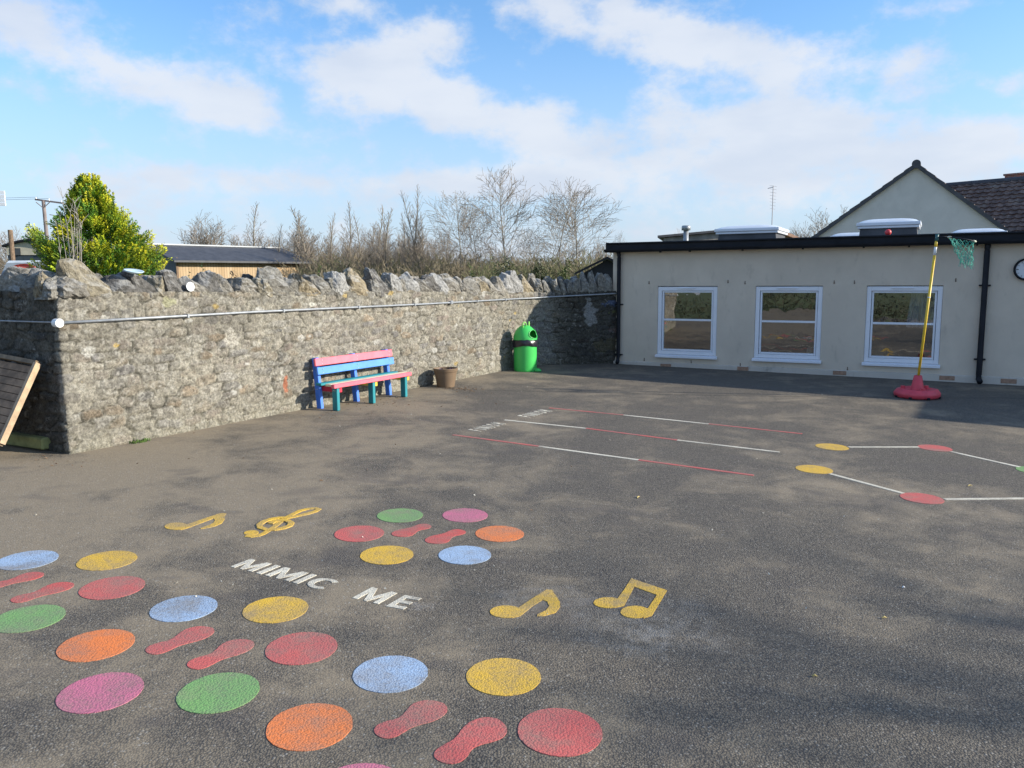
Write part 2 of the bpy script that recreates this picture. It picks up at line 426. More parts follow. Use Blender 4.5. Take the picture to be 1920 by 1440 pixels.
# ------------------------------------------------------------------ ground
def build_ground():
    rr = np.concatenate([np.linspace(0, 40, 41), np.geomspace(44, 1500, 30)]); na = 96
    v = [(0, 5, float(gh(0, 5))-.06)]
    for r in rr[1:]:
        for k in range(na):
            a = 2*math.pi*k/na; x = r*math.cos(a); y = 5+r*math.sin(a)
            w = float(sstep((r-20)/40)); v.append((x, y, (float(gh(np.clip(x, -25, 25), np.clip(y, -25, 25)))-.06)*(1-w)+w*.0))
    f = [(0, 1+k, 1+(k+1) % na) for k in range(na)]
    for i in range(len(rr)-2):
        for k in range(na):
            a = 1+i*na+k; b = 1+i*na+(k+1) % na; f.append((a, a+na, b+na, b))
    m, t, b = new_mat('field_grass'); P = pos(t)
    c = t.mix(t.ss(t.noise(P, .2, 6, .6), .3, .7), (.085, .12, .03), (.15, .17, .05))
    c = t.mix(t.ss(t.noise(P, 20, 4, .7), .4, .7), c, (.07, .09, .03))
    t.put(b.inputs['Base Color'], c); b.inputs['Roughness'].default_value = .9
    mesh_obj('ground', v, f, m, smooth=True, kind='structure')
    # the tarmac playground sheet
    xs = np.linspace(-7.5, 22, 60); ys = np.linspace(-12, 15.2, 60)
    X, Y = np.meshgrid(xs, ys); Z = gh(X, Y)
    V = np.stack([X.ravel(), Y.ravel(), Z.ravel()], 1); n = len(xs)
    Fc = [(j*n+i, j*n+i+1, (j+1)*n+i+1, (j+1)*n+i) for j in range(len(ys)-1) for i in range(n-1)]
    mesh_obj('playground', V, Fc, M_['tarmac'], smooth=True, kind='structure')
build_ground()

# ------------------------------------------------------------------ painted markings
def flat(name, polys, mat, label, cat, group=None, lift=.0025):
    """polys: lists of ground (x, y) points; each a slab 4 mm high that follows the ground"""
    mb = MB()
    for k, poly in enumerate(polys):
        area = sum(poly[i][0]*poly[(i+1) % len(poly)][1]-poly[(i+1) % len(poly)][0]*poly[i][1] for i in range(len(poly)))
        if area < 0: poly = poly[::-1]
        n = len(poly); zt = lift+.00015*k
        top = [(x, y, float(gh(x, y))+zt) for x, y in poly]; bot = [(x, y, float(gh(x, y))-.006) for x, y in poly]
        mb.add(top+bot, [tuple(range(n))]+[(i, n+i, n+(i+1) % n, (i+1) % n) for i in range(n)])
    o = mb.build(name, mat); return meta(o, label, cat, group)

def gp(X, Y): p = G(X, Y); return (float(p[0]), float(p[1]))

def disc(cx, cy, R, n=72):
    rnd = random.Random(int(cx*977+cy*131))
    return [(cx+R*(1+rnd.uniform(-.009, .009))*math.cos(2*math.pi*k/n), cy+R*(1+rnd.uniform(-.009, .009))*math.sin(2*math.pi*k/n)) for k in range(n)]

def circle_px(X, Y, R=.149):
    tx, ty = X, Y
    for _ in range(4):
        c = gp(tx, ty)
        q = np.array([proj((x, y, float(gh(x, y)))) for x, y in disc(c[0], c[1], R, 24)])
        tx += X-(q[:, 0].min()+q[:, 0].max())/2; ty += Y-(q[:, 1].min()+q[:, 1].max())/2
    return gp(tx, ty)

circles = [ # colour, centre in the photo, label
 ('blue', 731.7, 1264.9, 'light blue painted circle nearest the camera, left of the closest yellow circle'),
 ('yellow', 943.6, 1269.6, 'yellow painted circle nearest the camera, above the closest pair of footprints'),
 ('red', 1049.8, 1374.1, 'large red painted circle closest to the camera, right of the nearest footprints'),
 ('orange', 580, 1364.5, 'orange painted circle closest to the camera, left of the nearest footprints'),
 ('pink', 672, 1490, 'pink painted circle cut off by the bottom edge of the photo'),
 ('green', 750.1, 967, 'small looking green painted circle in the farthest footprint ring, left of the pink one'),
 ('pink', 872.3, 966.7, 'pink painted circle in the farthest footprint ring, right of the green one'),
 ('red', 673.3, 1001.1, 'dull red painted circle at the left of the farthest footprint ring'),
 ('orange', 936.8, 1001.4, 'orange painted circle at the right of the farthest footprint ring'),
 ('yellow', 725, 1041.3, 'yellow painted circle in the farthest footprint ring, beside its light blue circle'),
 ('blue', 871.8, 1041.3, 'light blue painted circle in the farthest footprint ring, right of its yellow circle'),
 ('blue', 50, 1050.9, 'pale blue painted circle at the far left edge, left of a yellow circle'),
 ('yellow', 200, 1051.7, 'worn yellow painted circle at the far left, below the single quaver'),
 ('red', 209.8, 1103, 'red painted circle right of the leftmost pair of footprints'),
 ('green', 52, 1161, 'green painted circle at the left edge, below the leftmost footprints'),
 ('blue', 344.3, 1141.8, 'light blue painted circle below the M of the white lettering, in the middle ring'),
 ('yellow', 516.3, 1144.2, 'yellow painted circle directly under the white lettering, with a dark speck'),
 ('red', 564.8, 1216.5, 'red painted circle right of the middle pair of footprints'),
 ('orange', 179.1, 1211.1, 'bright orange painted circle left of the middle pair of footprints'),
 ('pink', 187.1, 1299.7, 'large magenta pink painted circle at the lower left, left of a green circle'),
 ('green', 409, 1300, 'large green painted circle at the lower left, between pink and orange circles'),
]
for c, X, Y, lab in circles:
    q = circle_px(X, Y)
    flat('painted_circle', [disc(q[0], q[1], .149)], M_['paint_'+c], lab, 'ground marking', 'coloured circles around the painted footprints')

def foot(heel, toe, side):
    """outline of a shoe sole between two photo points"""
    a = np.array(gp(*heel)); b = np.array(gp(*toe)); d = b-a; L = np.linalg.norm(d); d /= L; n = np.array([-d[1], d[0]])*side
    rt = [(0, .0), (.02, .075), (.07, .12), (.15, .145), (.26, .135), (.38, .105), (.5, .125), (.62, .175), (.74, .205), (.86, .185), (.95, .12), (1., .02)]
    lf = [(1., -.03), (.96, -.10), (.88, -.15), (.76, -.175), (.62, -.165), (.5, -.135), (.38, -.115), (.26, -.125), (.15, -.13), (.07, -.11), (.02, -.07)]
    p = [np.array(q) for q in rt+lf]
    out = []
    for i in range(len(p)):      # smooth closed spline
        p0, p1, p2, p3 = p[i-1], p[i], p[(i+1) % len(p)], p[(i+2) % len(p)]
        for s in (0, .25, .5, .75):
            q = .5*((2*p1)+(-p0+p2)*s+(2*p0-5*p1+4*p2-p3)*s*s+(-p0+3*p1-3*p2+p3)*s**3)
            w = a+d*q[0]*L+n*q[1]*L*1.24; out.append((w[0], w[1]))
    return out
feet = [((708, 1380), (831, 1320), 1, 'red', 'red left footprint of the closest pair, right of the nearest orange circle'),
        ((824, 1428), (934, 1350), -1, 'red', 'red right footprint of the closest pair, beside the nearest red circle'),
        ((277, 1225), (397, 1178), 1, 'red', 'red left footprint of the middle pair, right of the bright orange circle'),
        ((356, 1253), (471, 1202), 1, 'red', 'red right footprint of the middle pair, left of the red circle'),
        ((-22, 1102), (81, 1075), 1, 'faded', 'faded red footprint cut off by the left edge of the photo'),
        ((22, 1129), (136, 1094), 1, 'faded', 'faded red footprint of the leftmost pair, between the green and red circles'),
        ((804, 984), (739, 1005), 1, 'faded', 'dull red footprint under the far green circle, in the farthest ring'),
        ((867, 994), (803, 1018), 1, 'faded', 'dull red footprint beside the far orange circle, in the farthest ring')]
for h, to, sd_, c, lab in feet:
    flat('painted_footprint', [foot(h, to, sd_)], M_['paint_'+c], lab, 'ground marking', 'painted footprints')

# glyphs in a unit box, stroke s
def glyph(ch, s=.2):
    if ch == 'I': return [[(0, 0), (1, 0), (1, 1), (0, 1)]]
    if ch == 'M': return [[(0, 0), (s, 0), (s, .62), (.5-s*.28, 0), (.5+s*.28, 0), (1-s, .62), (1-s, 0), (1, 0), (1, 1), (1-s*1.15, 1), (.5, .36), (s*1.15, 1), (0, 1)]]
    if ch == 'E': return [[(0, 0), (1, 0), (1, .2), (.3, .2), (.3, .4), (.9, .4), (.9, .6), (.3, .6), (.3, .8), (1, .8), (1, 1), (0, 1)]]
    if ch == 'F': return [[(0, 0), (.3, 0), (.3, .4), (.9, .4), (.9, .6), (.3, .6), (.3, .8), (1, .8), (1, 1), (0, 1)]]
    if ch == 'N': return [[(0, 0), (.26, 0), (.26, .62), (.74, 0), (1, 0), (1, 1), (.74, 1), (.74, .38), (.26, 1), (0, 1)]]
    if ch == 'H': return [[(0, 0), (.28, 0), (.28, .4), (.72, .4), (.72, 0), (1, 0), (1, 1), (.72, 1), (.72, .6), (.28, .6), (.28, 1), (0, 1)]]
    if ch == 'C':
        o = [(.5+.5*math.cos(a), .5+.5*math.sin(a)) for a in [rad(48+264*k/22) for k in range(23)]]
        i = [(.5+.27*math.cos(a), .5+.31*math.sin(a)) for a in [rad(48+264*k/22) for k in range(23)]]
        return [o+i[::-1]]
    if ch == 'S':
        c = [(.5+.36*math.cos(a), .74+.17*math.sin(a)) for a in [rad(25+245*k/14) for k in range(15)]]+[(.5+.36*math.cos(a), .26+.17*math.sin(a)) for a in [rad(90-245*k/14) for k in range(15)]]
        return [strip(c, .11)]
def strip(c, w):
    w = w if isinstance(w, list) else [w]*len(c); L = []; R = []
    for i, p in enumerate(c):
        a = np.array(c[max(i-1, 0)]); b = np.array(c[min(i+1, len(c)-1)]); d = b-a; d = d/max(np.linalg.norm(d), 1e-9); n = np.array([-d[1], d[0]])
        L.append(tuple(np.array(p)+n*w[i])); R.append(tuple(np.array(p)-n*w[i]))
    return L+R[::-1]

def cr8(x, y): return (420+x*.19792, 1030+y*.19792)
V = np.array(gp(*cr8(250, 92)))-np.array(gp(*cr8(60, 165)))
V2 = np.array(gp(*cr8(1400, 362)))-np.array(gp(*cr8(1215, 462)))
def word(name, letters, lab, mat):
    polys = []
    for ch, bl, br, v in letters:
        A = np.array(gp(*bl)); B = np.array(gp(*br)); u = B-A
        for pl in glyph(ch): polys.append([tuple(A+u*x+v*y) for x, y in pl])
    return flat(name, polys, mat, lab, 'ground lettering')
word('painted_word', [('M', cr8(60, 166), cr8(265, 214), V), ('I', cr8(305, 226), cr8(350, 238), V), ('M', cr8(390, 248), cr8(618, 306), V),
     ('I', cr8(650, 316), cr8(696, 329), V), ('C', cr8(730, 342), cr8(968, 399), V*1.0)], 'white painted word MIMIC on the tarmac above a yellow circle', M_['paint_white'])
word('painted_word', [('M', cr8(1215, 462), cr8(1462, 520), V2), ('E', cr8(1535, 541), cr8(1700, 572), V2)], 'white painted word ME on the tarmac, right of the word MIMIC', M_['paint_white'])
def finish(bl, br, tl, lab):
    A = np.array(gp(*bl)); B = np.array(gp(*br)); v = np.array(gp(*tl))-A; u = B-A
    L = []; ws = [('F', .11), ('I', .042), ('N', .145), ('I', .042), ('S', .13), ('H', .145)]; gap = (1-sum(w for _, w in ws))/5; x = 0
    polys = []
    for ch, w in ws:
        for pl in glyph(ch): polys.append([tuple(A+u*(x+px*w)+v*py) for px, py in pl])
        x += w+gap
    flat('painted_word', polys, M_['paint_white'], lab, 'ground lettering')
finish((901, 809.5), (949, 795), (877, 806), 'white painted word FINISH between the nearest red line and the middle line')
finish((993, 783), (1036, 771), (970, 779.6), 'smaller looking white painted word FINISH at the end of the farthest lane')

def seg(a, b, w=.025):
    A = np.array(gp(*a)); B = np.array(gp(*b)); d = (B-A)/np.linalg.norm(B-A); n = np.array([-d[1], d[0]])*w
    k = 6; L = [tuple(A+(B-A)*i/k+n) for i in range(k+1)]; R = [tuple(A+(B-A)*i/k-n) for i in range(k+1)]
    return L+R[::-1]
lanes = [([(849, 815.5), (1010.6, 837), (1197, 862.5), (1413, 891.5)], 'rwr', 'nearest of the three lane lines, red with a white middle'),
         ([(946, 787.5), (1099, 803.3), (1270, 825.3), (1462, 848)], 'wrw', 'middle lane line, white with a red middle part'),
         ([(1030, 765), (1169, 778.3), (1329, 795), (1504, 813.5)], 'rwr', 'farthest of the three lane lines, red with a white middle')]
for pts, cs, lab in lanes:
    e = empty('painted_lane_line', G(*pts[0]), label='thin '+lab, cat='ground marking', group='racing lane lines')
    for i, c in enumerate(cs):
        o = flat('line_segment', [[(x-e.location.x, y-e.location.y) for x, y in seg(pts[i], pts[i+1], .02)]], M_['paint_red' if c == 'r' else 'paint_white'], None, None)
        me = o.data
        for v in me.vertices:       # heights were taken in local space: redo them in world space
            wx, wy = v.co.x+e.location.x, v.co.y+e.location.y
            up = v.co.z-float(gh(v.co.x, v.co.y)); v.co.z = float(gh(wx, wy))+up-e.location.z
        o.parent = e
for X, Y, c, lab in [(1526.9, 880.4, 'yellow', 'nearer of the two yellow painted circles on the right'), (1728.9, 934.8, 'red', 'nearer red painted circle on the right, joined by white lines'),
                (1560.2, 838.3, 'yellow', 'farther yellow painted circle on the right, beyond the lane lines'), (1753.5, 840.4, 'red', 'farther red painted circle on the right, below the ball post'),
                (1943, 883, 'green', 'green painted circle cut off by the right edge')]:
    q = circle_px(X, Y, .146); flat('painted_circle', [disc(q[0], q[1], .146)], M_['paint_'+c], lab, 'ground marking', 'coloured circles joined by white lines')
for a, b, lab in [((1591, 838.5), (1723, 838.5), 'white painted line from the far yellow circle to the far red circle'),
                  ((1783, 847), (1912, 876), 'white painted line from the far red circle to the green circle'),
                  ((1556, 888.5), (1694, 925.5), 'white painted line from the near yellow circle to the near red circle'),
                  ((1771, 936.5), (1960, 934.5), 'white painted line running from the near red circle to the right edge')]:
    flat('painted_line', [seg(a, b, .021)], M_['paint_white'], lab, 'ground marking', 'white lines joining the circles', lift=.003)

def ell(cx, cy, rx, ry, ang=0, n=40, f=lambda x, y: (x, y)):
    return [gp(*f(cx+rx*math.cos(a)*math.cos(ang)-ry*math.sin(a)*math.sin(ang), cy+rx*math.cos(a)*math.sin(ang)+ry*math.sin(a)*math.cos(ang))) for a in [2*math.pi*k/n for k in range(n)]]
c7 = lambda x, y: (280+x*.177083, 930+y*.177083)
c7b = lambda x, y: (560+x*.36113, 920+y*.36113)
flat('painted_music_note', [ell(285, 322, 124, 38, -.03, f=c7), [gp(*c7(*p)) for p in [(392, 306), (520, 262), (640, 222), (735, 190), (775, 185), (815, 188), (798, 212), (797, 248), (766, 291), (700, 320), (620, 340), (545, 351), (534, 344), (625, 312), (675, 290), (696, 262), (682, 238), (560, 284), (440, 330), (385, 348), (330, 362)]]],
     M_['paint_yellow'], 'yellow painted quaver farthest left, beside the treble clef', 'ground marking', 'painted music symbols')
flat('painted_music_note', [ell(1078, 630, 85, 32, .0, f=c7b), [gp(*c7b(*p)) for p in [(1148, 604), (1215, 560), (1262, 530), (1288, 515), (1319, 517), (1323, 531), (1340, 552), (1355, 578), (1357, 605), (1333, 635), (1272, 652), (1238, 653), (1240, 644), (1285, 622), (1301, 600), (1290, 577), (1266, 568), (1215, 600), (1150, 652), (1110, 662)]]],
     M_['paint_yellow'], 'yellow painted quaver right of the white lettering', 'ground marking', 'painted music symbols')
flat('painted_music_note', [ell(1140, 1130.5, 27, 10), ell(1190.5, 1148, 27, 11.5), [gp(*p) for p in [(1157, 1124), (1169, 1108), (1183.6, 1085), (1250.5, 1107.5), (1222, 1155), (1207, 1159.5), (1203, 1147), (1215, 1141), (1232, 1116), (1189, 1100.5), (1170, 1136.5), (1152, 1140)]]],
     M_['paint_yellow'], 'yellow painted pair of beamed notes on a pale scuffed square', 'ground marking', 'painted music symbols')
def gstrip(pts, w, f):
    p = strip([gp(*f(*q)) for q in pts], w); n = len(pts)
    return [[p[i], p[i+1], p[2*n-2-i], p[2*n-1-i]] for i in range(n-1)]
flat('painted_treble_clef', [ell(1080, 392, 78, 26, -.05, f=c7)]+
     gstrip([(1020, 424), (1085, 432), (1150, 424), (1210, 400), (1262, 368), (1330, 322), (1405, 262), (1470, 222), (1530, 190), (1600, 158), (1680, 138), (1760, 132), (1795, 142), (1760, 165), (1680, 190), (1600, 208), (1520, 225), (1450, 238)], .017, c7)+
     gstrip([(1455, 235), (1380, 234), (1290, 248), (1210, 275), (1165, 308), (1175, 340), (1240, 360), (1330, 360), (1420, 345), (1490, 318), (1505, 290), (1460, 266), (1390, 264), (1320, 276), (1280, 300)], .019, c7),
     M_['paint_yellow'], 'yellow painted treble clef above the white lettering', 'ground marking', 'painted music symbols')

# ------------------------------------------------------------------ the stone walls
W0 = np.array([-3.72, 6.635]); WA = rad(59.13); WT = np.array([math.cos(WA), math.sin(WA)]); WN = np.array([WT[1], -WT[0]])
RA = rad(152.6)                                  # the return at the near end runs off to the left
P_in = np.array([.377, 13.2])
rng = np.random.default_rng(7)

def path_pts(keys, step):
    P = [np.array(k, float) for k in keys]; out = []
    for a, b in zip(P[:-1], P[1:]):
        L = np.linalg.norm(b-a); n = max(1, int(L/step)); out += [a+(b-a)*i/n for i in range(n)]
    out.append(P[-1]); return np.array(out)

def cell_noise(x, y, seed):
    h = (x.astype(np.int64)*374761393+y.astype(np.int64)*668265263+seed*974634777) & 0xffffffff
    h = ((h ^ (h >> 13))*1274126177) & 0xffffffff; h = h ^ (h >> 16)
    return (h & 0xffff)/65535.
def vnoise(x, y, seed):
    xi = np.floor(x); yi = np.floor(y); fx = sstep(x-xi); fy = sstep(y-yi)
    a = cell_noise(xi, yi, seed); b = cell_noise(xi+1, yi, seed); c = cell_noise(xi, yi+1, seed); d = cell_noise(xi+1, yi+1, seed)
    return (a*(1-fx)+b*fx)*(1-fy)+(c*(1-fx)+d*fx)*fy
def fbm(x, y, seed, o=4):
    t_ = 0; a = .5
    for k in range(o): t_ = t_+a*vnoise(x*2**k, y*2**k, seed+k); a *= .5
    return t_/(1-.5**o)

PAL = .80*np.array([1.0, .99, .97])*np.array([(.29, .27, .235), (.25, .24, .22), (.34, .31, .255), (.30, .245, .18), (.22, .21, .20), (.36, .335, .28), (.28, .24, .205), (.31, .295, .26)])
MORT = np.array((.275, .256, .208))
def rubble(S_, Hh, seed, cw=.19, ch=.086):
    """irregular coursed rubble: relief height and colour for wall coordinates (S_, Hh)"""
    Sx = S_+.10*(fbm(S_*4, Hh*5, seed+50)-.5); Hy = Hh+.10*(fbm(S_*2.6+9, Hh*4, seed+60)-.5)
    row = np.floor(Hy/ch); f1 = np.full(S_.shape, 9.); f2 = np.full(S_.shape, 9.); idv = np.zeros(S_.shape); iy = np.zeros(S_.shape)
    for dr in (-1, 0, 1):
        r = row+dr; off = cell_noise(r, r*0, seed)*1.0; wsc = cw*(.65+.9*cell_noise(r, r*0+3, seed))
        cx = np.floor(Sx/wsc-off)
        for dc in (-1, 0, 1):
            c = cx+dc; jx = cell_noise(c, r, seed+1); jy = cell_noise(c, r, seed+2)
            px = (c+off+.5+(jx-.5)*.6)*wsc; py = (r+.5+(jy-.5)*.55)*ch
            dx = np.abs(Sx-px)/wsc; dy = np.abs(Hy-py)/ch
            d = (dx**3+dy**3)**(1/3.)*ch
            new = d < f1; f2 = np.where(new, f1, np.minimum(f2, d)); idv = np.where(new, c, idv); iy = np.where(new, r, iy); f1 = np.minimum(f1, d)
    edge = f2-f1; rs = cell_noise(idv, iy, seed+5); pr_ = cell_noise(idv, iy, seed+6)
    sm = fbm(S_*5, Hh*5, seed+90)                      # smeared pointing hides part of the stones
    face = sstep((edge-.004-.012*np.clip(sm-.45, 0, 1)*3)/.016)
    hgt = face*(.002+.014*pr_)+.030*(fbm(S_*19, Hh*19, seed+70)-.5)+.05*(fbm(S_*1.1, Hh*1.1, seed+80)-.5)
    colr = PAL[(rs*7.99).astype(int)]*(0.84+.32*cell_noise(idv, iy, seed+8))[:, None]
    mot = fbm(S_*24, Hh*30, seed+20, 3); fl = sstep((fbm(S_*34, Hh*40, seed+21, 2)-.60)/.12)*sstep((fbm(S_*4, Hh*4, seed+22)-.35)/.25)
    mo = MORT*(.72+.5*fbm(S_*7, Hh*7, seed+33))[:, None]
    f = (face*(.45+.5*sstep((pr_-.2)*1.5))*(1-.6*sstep((sm-.50)/.12)))[:, None]
    cc = (colr*f+mo*(1-f))*(.55+.95*mot)[:, None]*(.80+.42*fbm(S_*1.7, Hh*2.6, seed+25))[:, None]
    crev = (sstep((.0085-edge)/.005)*sstep((fbm(S_*6, Hh*9, seed+26)-.47)/.08))[:, None]; cc = cc*(1-.6*crev); hgt = hgt-.009*crev[:, 0]
    return hgt, cc*(1-.55*fl[:, None])+np.array((.46, .44, .385))*.55*fl[:, None]

def build_wall():
    e = empty('stone_wall', (float(W0[0]), float(W0[1]), float(gh(*W0))), label='long rubble stone wall with jagged upright coping stones behind the bench', cat='wall')
    o3 = np.array(e.location)
    ret = W0+np.array([math.cos(RA), math.sin(RA)])*3.2
    end = W0+WT*7.55
    curve = [end, W0+WT*7.78+np.array([.01, 0]), W0+WT*7.93+np.array([.05, .0]), np.array([.52, 13.50]), np.array([.66, 13.545]), np.array([1.73, 13.86]), np.array([2.7, 14.20])]
    step = .0125
    P = path_pts([ret, W0], step*1.6)[:-1].tolist()+path_pts([W0]+curve, step).tolist(); P = np.array(P)
    d = np.gradient(P, axis=0)
    # a slightly rounded corner for the normal, blended over a few columns
    k = 5; ker = np.ones(k)/k
    ds = np.stack([np.convolve(np.pad(d[:, i], (k//2, k//2), 'edge'), ker, 'valid') for i in (0, 1)], 1); ds /= np.linalg.norm(ds, axis=1)[:, None]
    Nn = np.stack([ds[:, 1], -ds[:, 0]], 1)
    s = np.concatenate([[0], np.cumsum(np.linalg.norm(np.diff(P, axis=0), axis=1))]); sc = s[np.argmin(np.linalg.norm(P-W0, axis=1))]
    s = s-sc                                          # s = 0 at the near corner
    rows = 112; hh = np.linspace(0, 1, rows)
    top = np.interp(s, [-3.2, 0, 1.9, 5, 7.5, 8.4, 9.5, 11], [1.60, 1.515, 1.485, 1.445, 1.385, 1.36, 1.38, 1.40])
    base = gh(P[:, 0], P[:, 1])-.05; top = top+.05*(fbm(s*6, s*0, 61)-.5)+.012
    Hgt = base[:, None]+(top-base)[:, None]*hh[None, :]
    SS = np.repeat(s[:, None], rows, 1)
    hg, col = rubble(SS.ravel(), Hgt.ravel(), 11)
    hg = hg.reshape(SS.shape); col = col.reshape(SS.shape+(3,))
    hrel = Hgt-base[:, None]
    # marks that stay on the stone: lime patches, a red brick, rising damp, remains of a mural; shade of corner and return is painted in
    def patch(cs, ch, rs, rh, c, a, seed=3):
        nonlocal col
        q = ((SS-cs)/rs)**2+((Hgt-ch)/rh)**2+1.5*(fbm(SS*14, Hgt*14, seed)-.5)*2
        k_ = (a*sstep((1.15-q)/.5))[..., None]; col = col*(1-k_)+np.array(c)*k_
    patch(1.72, 1.05, .10, .09, (.47, .44, .375), .8)
    patch(2.9, 1.34, .06, .03, (.62, .60, .52), .8, 5)
    patch(.62, 1.30, .10, .03, (.50, .47, .40), .6, 6)
    patch(.48, 1.06, .03, .015, (.55, .38, .09), .8, 8)
    patch(1.05, 1.42, .07, .05, (.40, .40, .20), .5, 8)
    for q in range(30):
        a_, b_ = rng.uniform(.1, 7.6), rng.uniform(.3, 1.45); r_ = rng.uniform(.012, .045)
        patch(a_, b_, r_*rng.uniform(1, 2), r_, (.48, .465, .42) if rng.random() < .8 else (.42, .31, .12), .85, q)
    br = (abs(SS-2.42) < .028) & (abs(Hgt-.49) < .09); col[br] = (.42, .17, .10)
    low_ = sstep((.34-hrel)/.34)[..., None]*(.35+.5*fbm(SS*4, Hgt*4, 44))[..., None]*.7
    col = col*(1-low_)+np.array((.33, .31, .235))*low_
    dk = sstep((SS-7.9)/.8)[..., None]; col = col*(1-.74*dk)  # shade of the inner corner darkened into the stone colour
    rl = sstep((-SS-.02)/.05)[..., None]; col = col*(1-.60*rl)  # the return's shade, likewise put into its colour
    patch(8.95, 1.05, .12, .22, (.34, .34, .33), .7, 12); patch(9.45, 1.18, .26, .06, (.10, .14, .25), .6, 13); patch(9.55, 1.02, .2, .06, (.14, .16, .04), .6, 14)
    patch(9.5, .72, .2, .05, (.20, .13, .12), .5, 15); patch(9.3, .45, .25, .12, (.12, .10, .05), .5, 16); patch(8.1, .75, .2, .5, (.17, .17, .17), .4, 17)
    hg = hg*np.where(hrel < .06, .6, 1)
    X = P[:, 0][:, None]+Nn[:, 0][:, None]*hg; Y = P[:, 1][:, None]+Nn[:, 1][:, None]*hg
    verts = np.stack([X, Y, Hgt], 2).reshape(-1, 3)-o3
    n = len(P); I, J = np.meshgrid(np.arange(n-1), np.arange(rows-1), indexing='ij')
    a = (I*rows+J).ravel(); faces = np.stack([a, a+rows, a+rows+1, a+1], 1)
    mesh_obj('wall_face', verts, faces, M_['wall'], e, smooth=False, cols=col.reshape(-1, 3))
    # the wall's core: mortar bed on top and the far face
    kp = [ret, W0]+curve; kd = []
    for i, p in enumerate(kp):
        a_ = kp[max(i-1, 0)]; b_ = kp[min(i+1, len(kp)-1)]; dd = (b_-a_)/np.linalg.norm(b_-a_); nn = np.array([dd[1], -dd[0]])
        if i == 1: nn = nn*1.12
        kd.append(p-nn*.40)
    v = []; f = []
    for p, q in zip(kp, kd):
        sp = float(np.interp(0, [0, 1], [0, 0])); i0 = int(np.argmin(np.linalg.norm(P-p, axis=1))); zt = float(top[i0]); zb = float(gh(*p))-.1
        v += [(p[0], p[1], zt-.004), (q[0], q[1], zt), (q[0], q[1], zb), (p[0]-.0, p[1], zb)]
    for i in range(len(kp)-1):
        a_ = i*4; b_ = a_+4; f += [(a_, b_, b_+1, a_+1), (a_+1, b_+1, b_+2, a_+2)]
    f += [(0, 1, 2, 3)]
    cc = np.tile(MORT*.75, (len(v), 1)); mesh_obj('wall_core', np.array(v)-o3, f, M_['wall'], e, cols=cc)
    return e, P, Nn, s, top

def rock(seed, w, d, h, lean=0., pinch=.75):
    """an upright irregular coping stone, base centre at the origin"""
    r = random.Random(seed); bm = bmesh.new(); bmesh.ops.create_cube(bm, size=2)
    bmesh.ops.subdivide_edges(bm, edges=bm.edges[:], cuts=7, use_grid_fill=True)
    off = Vector((r.uniform(-50, 50), r.uniform(-50, 50), r.uniform(-50, 50)))
    planes = []
    for _ in range(6):
        a = r.uniform(0, 6.28); nz = r.uniform(-.1, 1.0); nrm = Vector((math.cos(a), math.sin(a)*.7, nz)).normalized(); planes.append((nrm, r.uniform(.72, 1.0)))
    for v in bm.verts:
        c = v.co; sph = c.normalized()*1.2; p = c.lerp(sph, .42)
        for nrm, dist in planes:
            k = p.dot(nrm)-dist
            if k > 0: p = p-nrm*k
        p = p*(1+.20*noise.noise(p*1.2+off)+.11*noise.noise(p*3.1+off)+.06*noise.noise(p*7+off))
        z = (p.z+1)/2; tp = 1-(1-pinch)*max(z, 0)**1.3
        v.co = Vector((p.x*w/2*tp-lean*z*h, p.y*d/2*(1-.25*z), p.z*h/2+h/2))
    bm.normal_update()
    vs = [v.co[:] for v in bm.verts]; bm.verts.index_update(); fs = [[v.index for v in f.verts] for f in bm.faces]; bm.free()
    return np.array(vs), fs

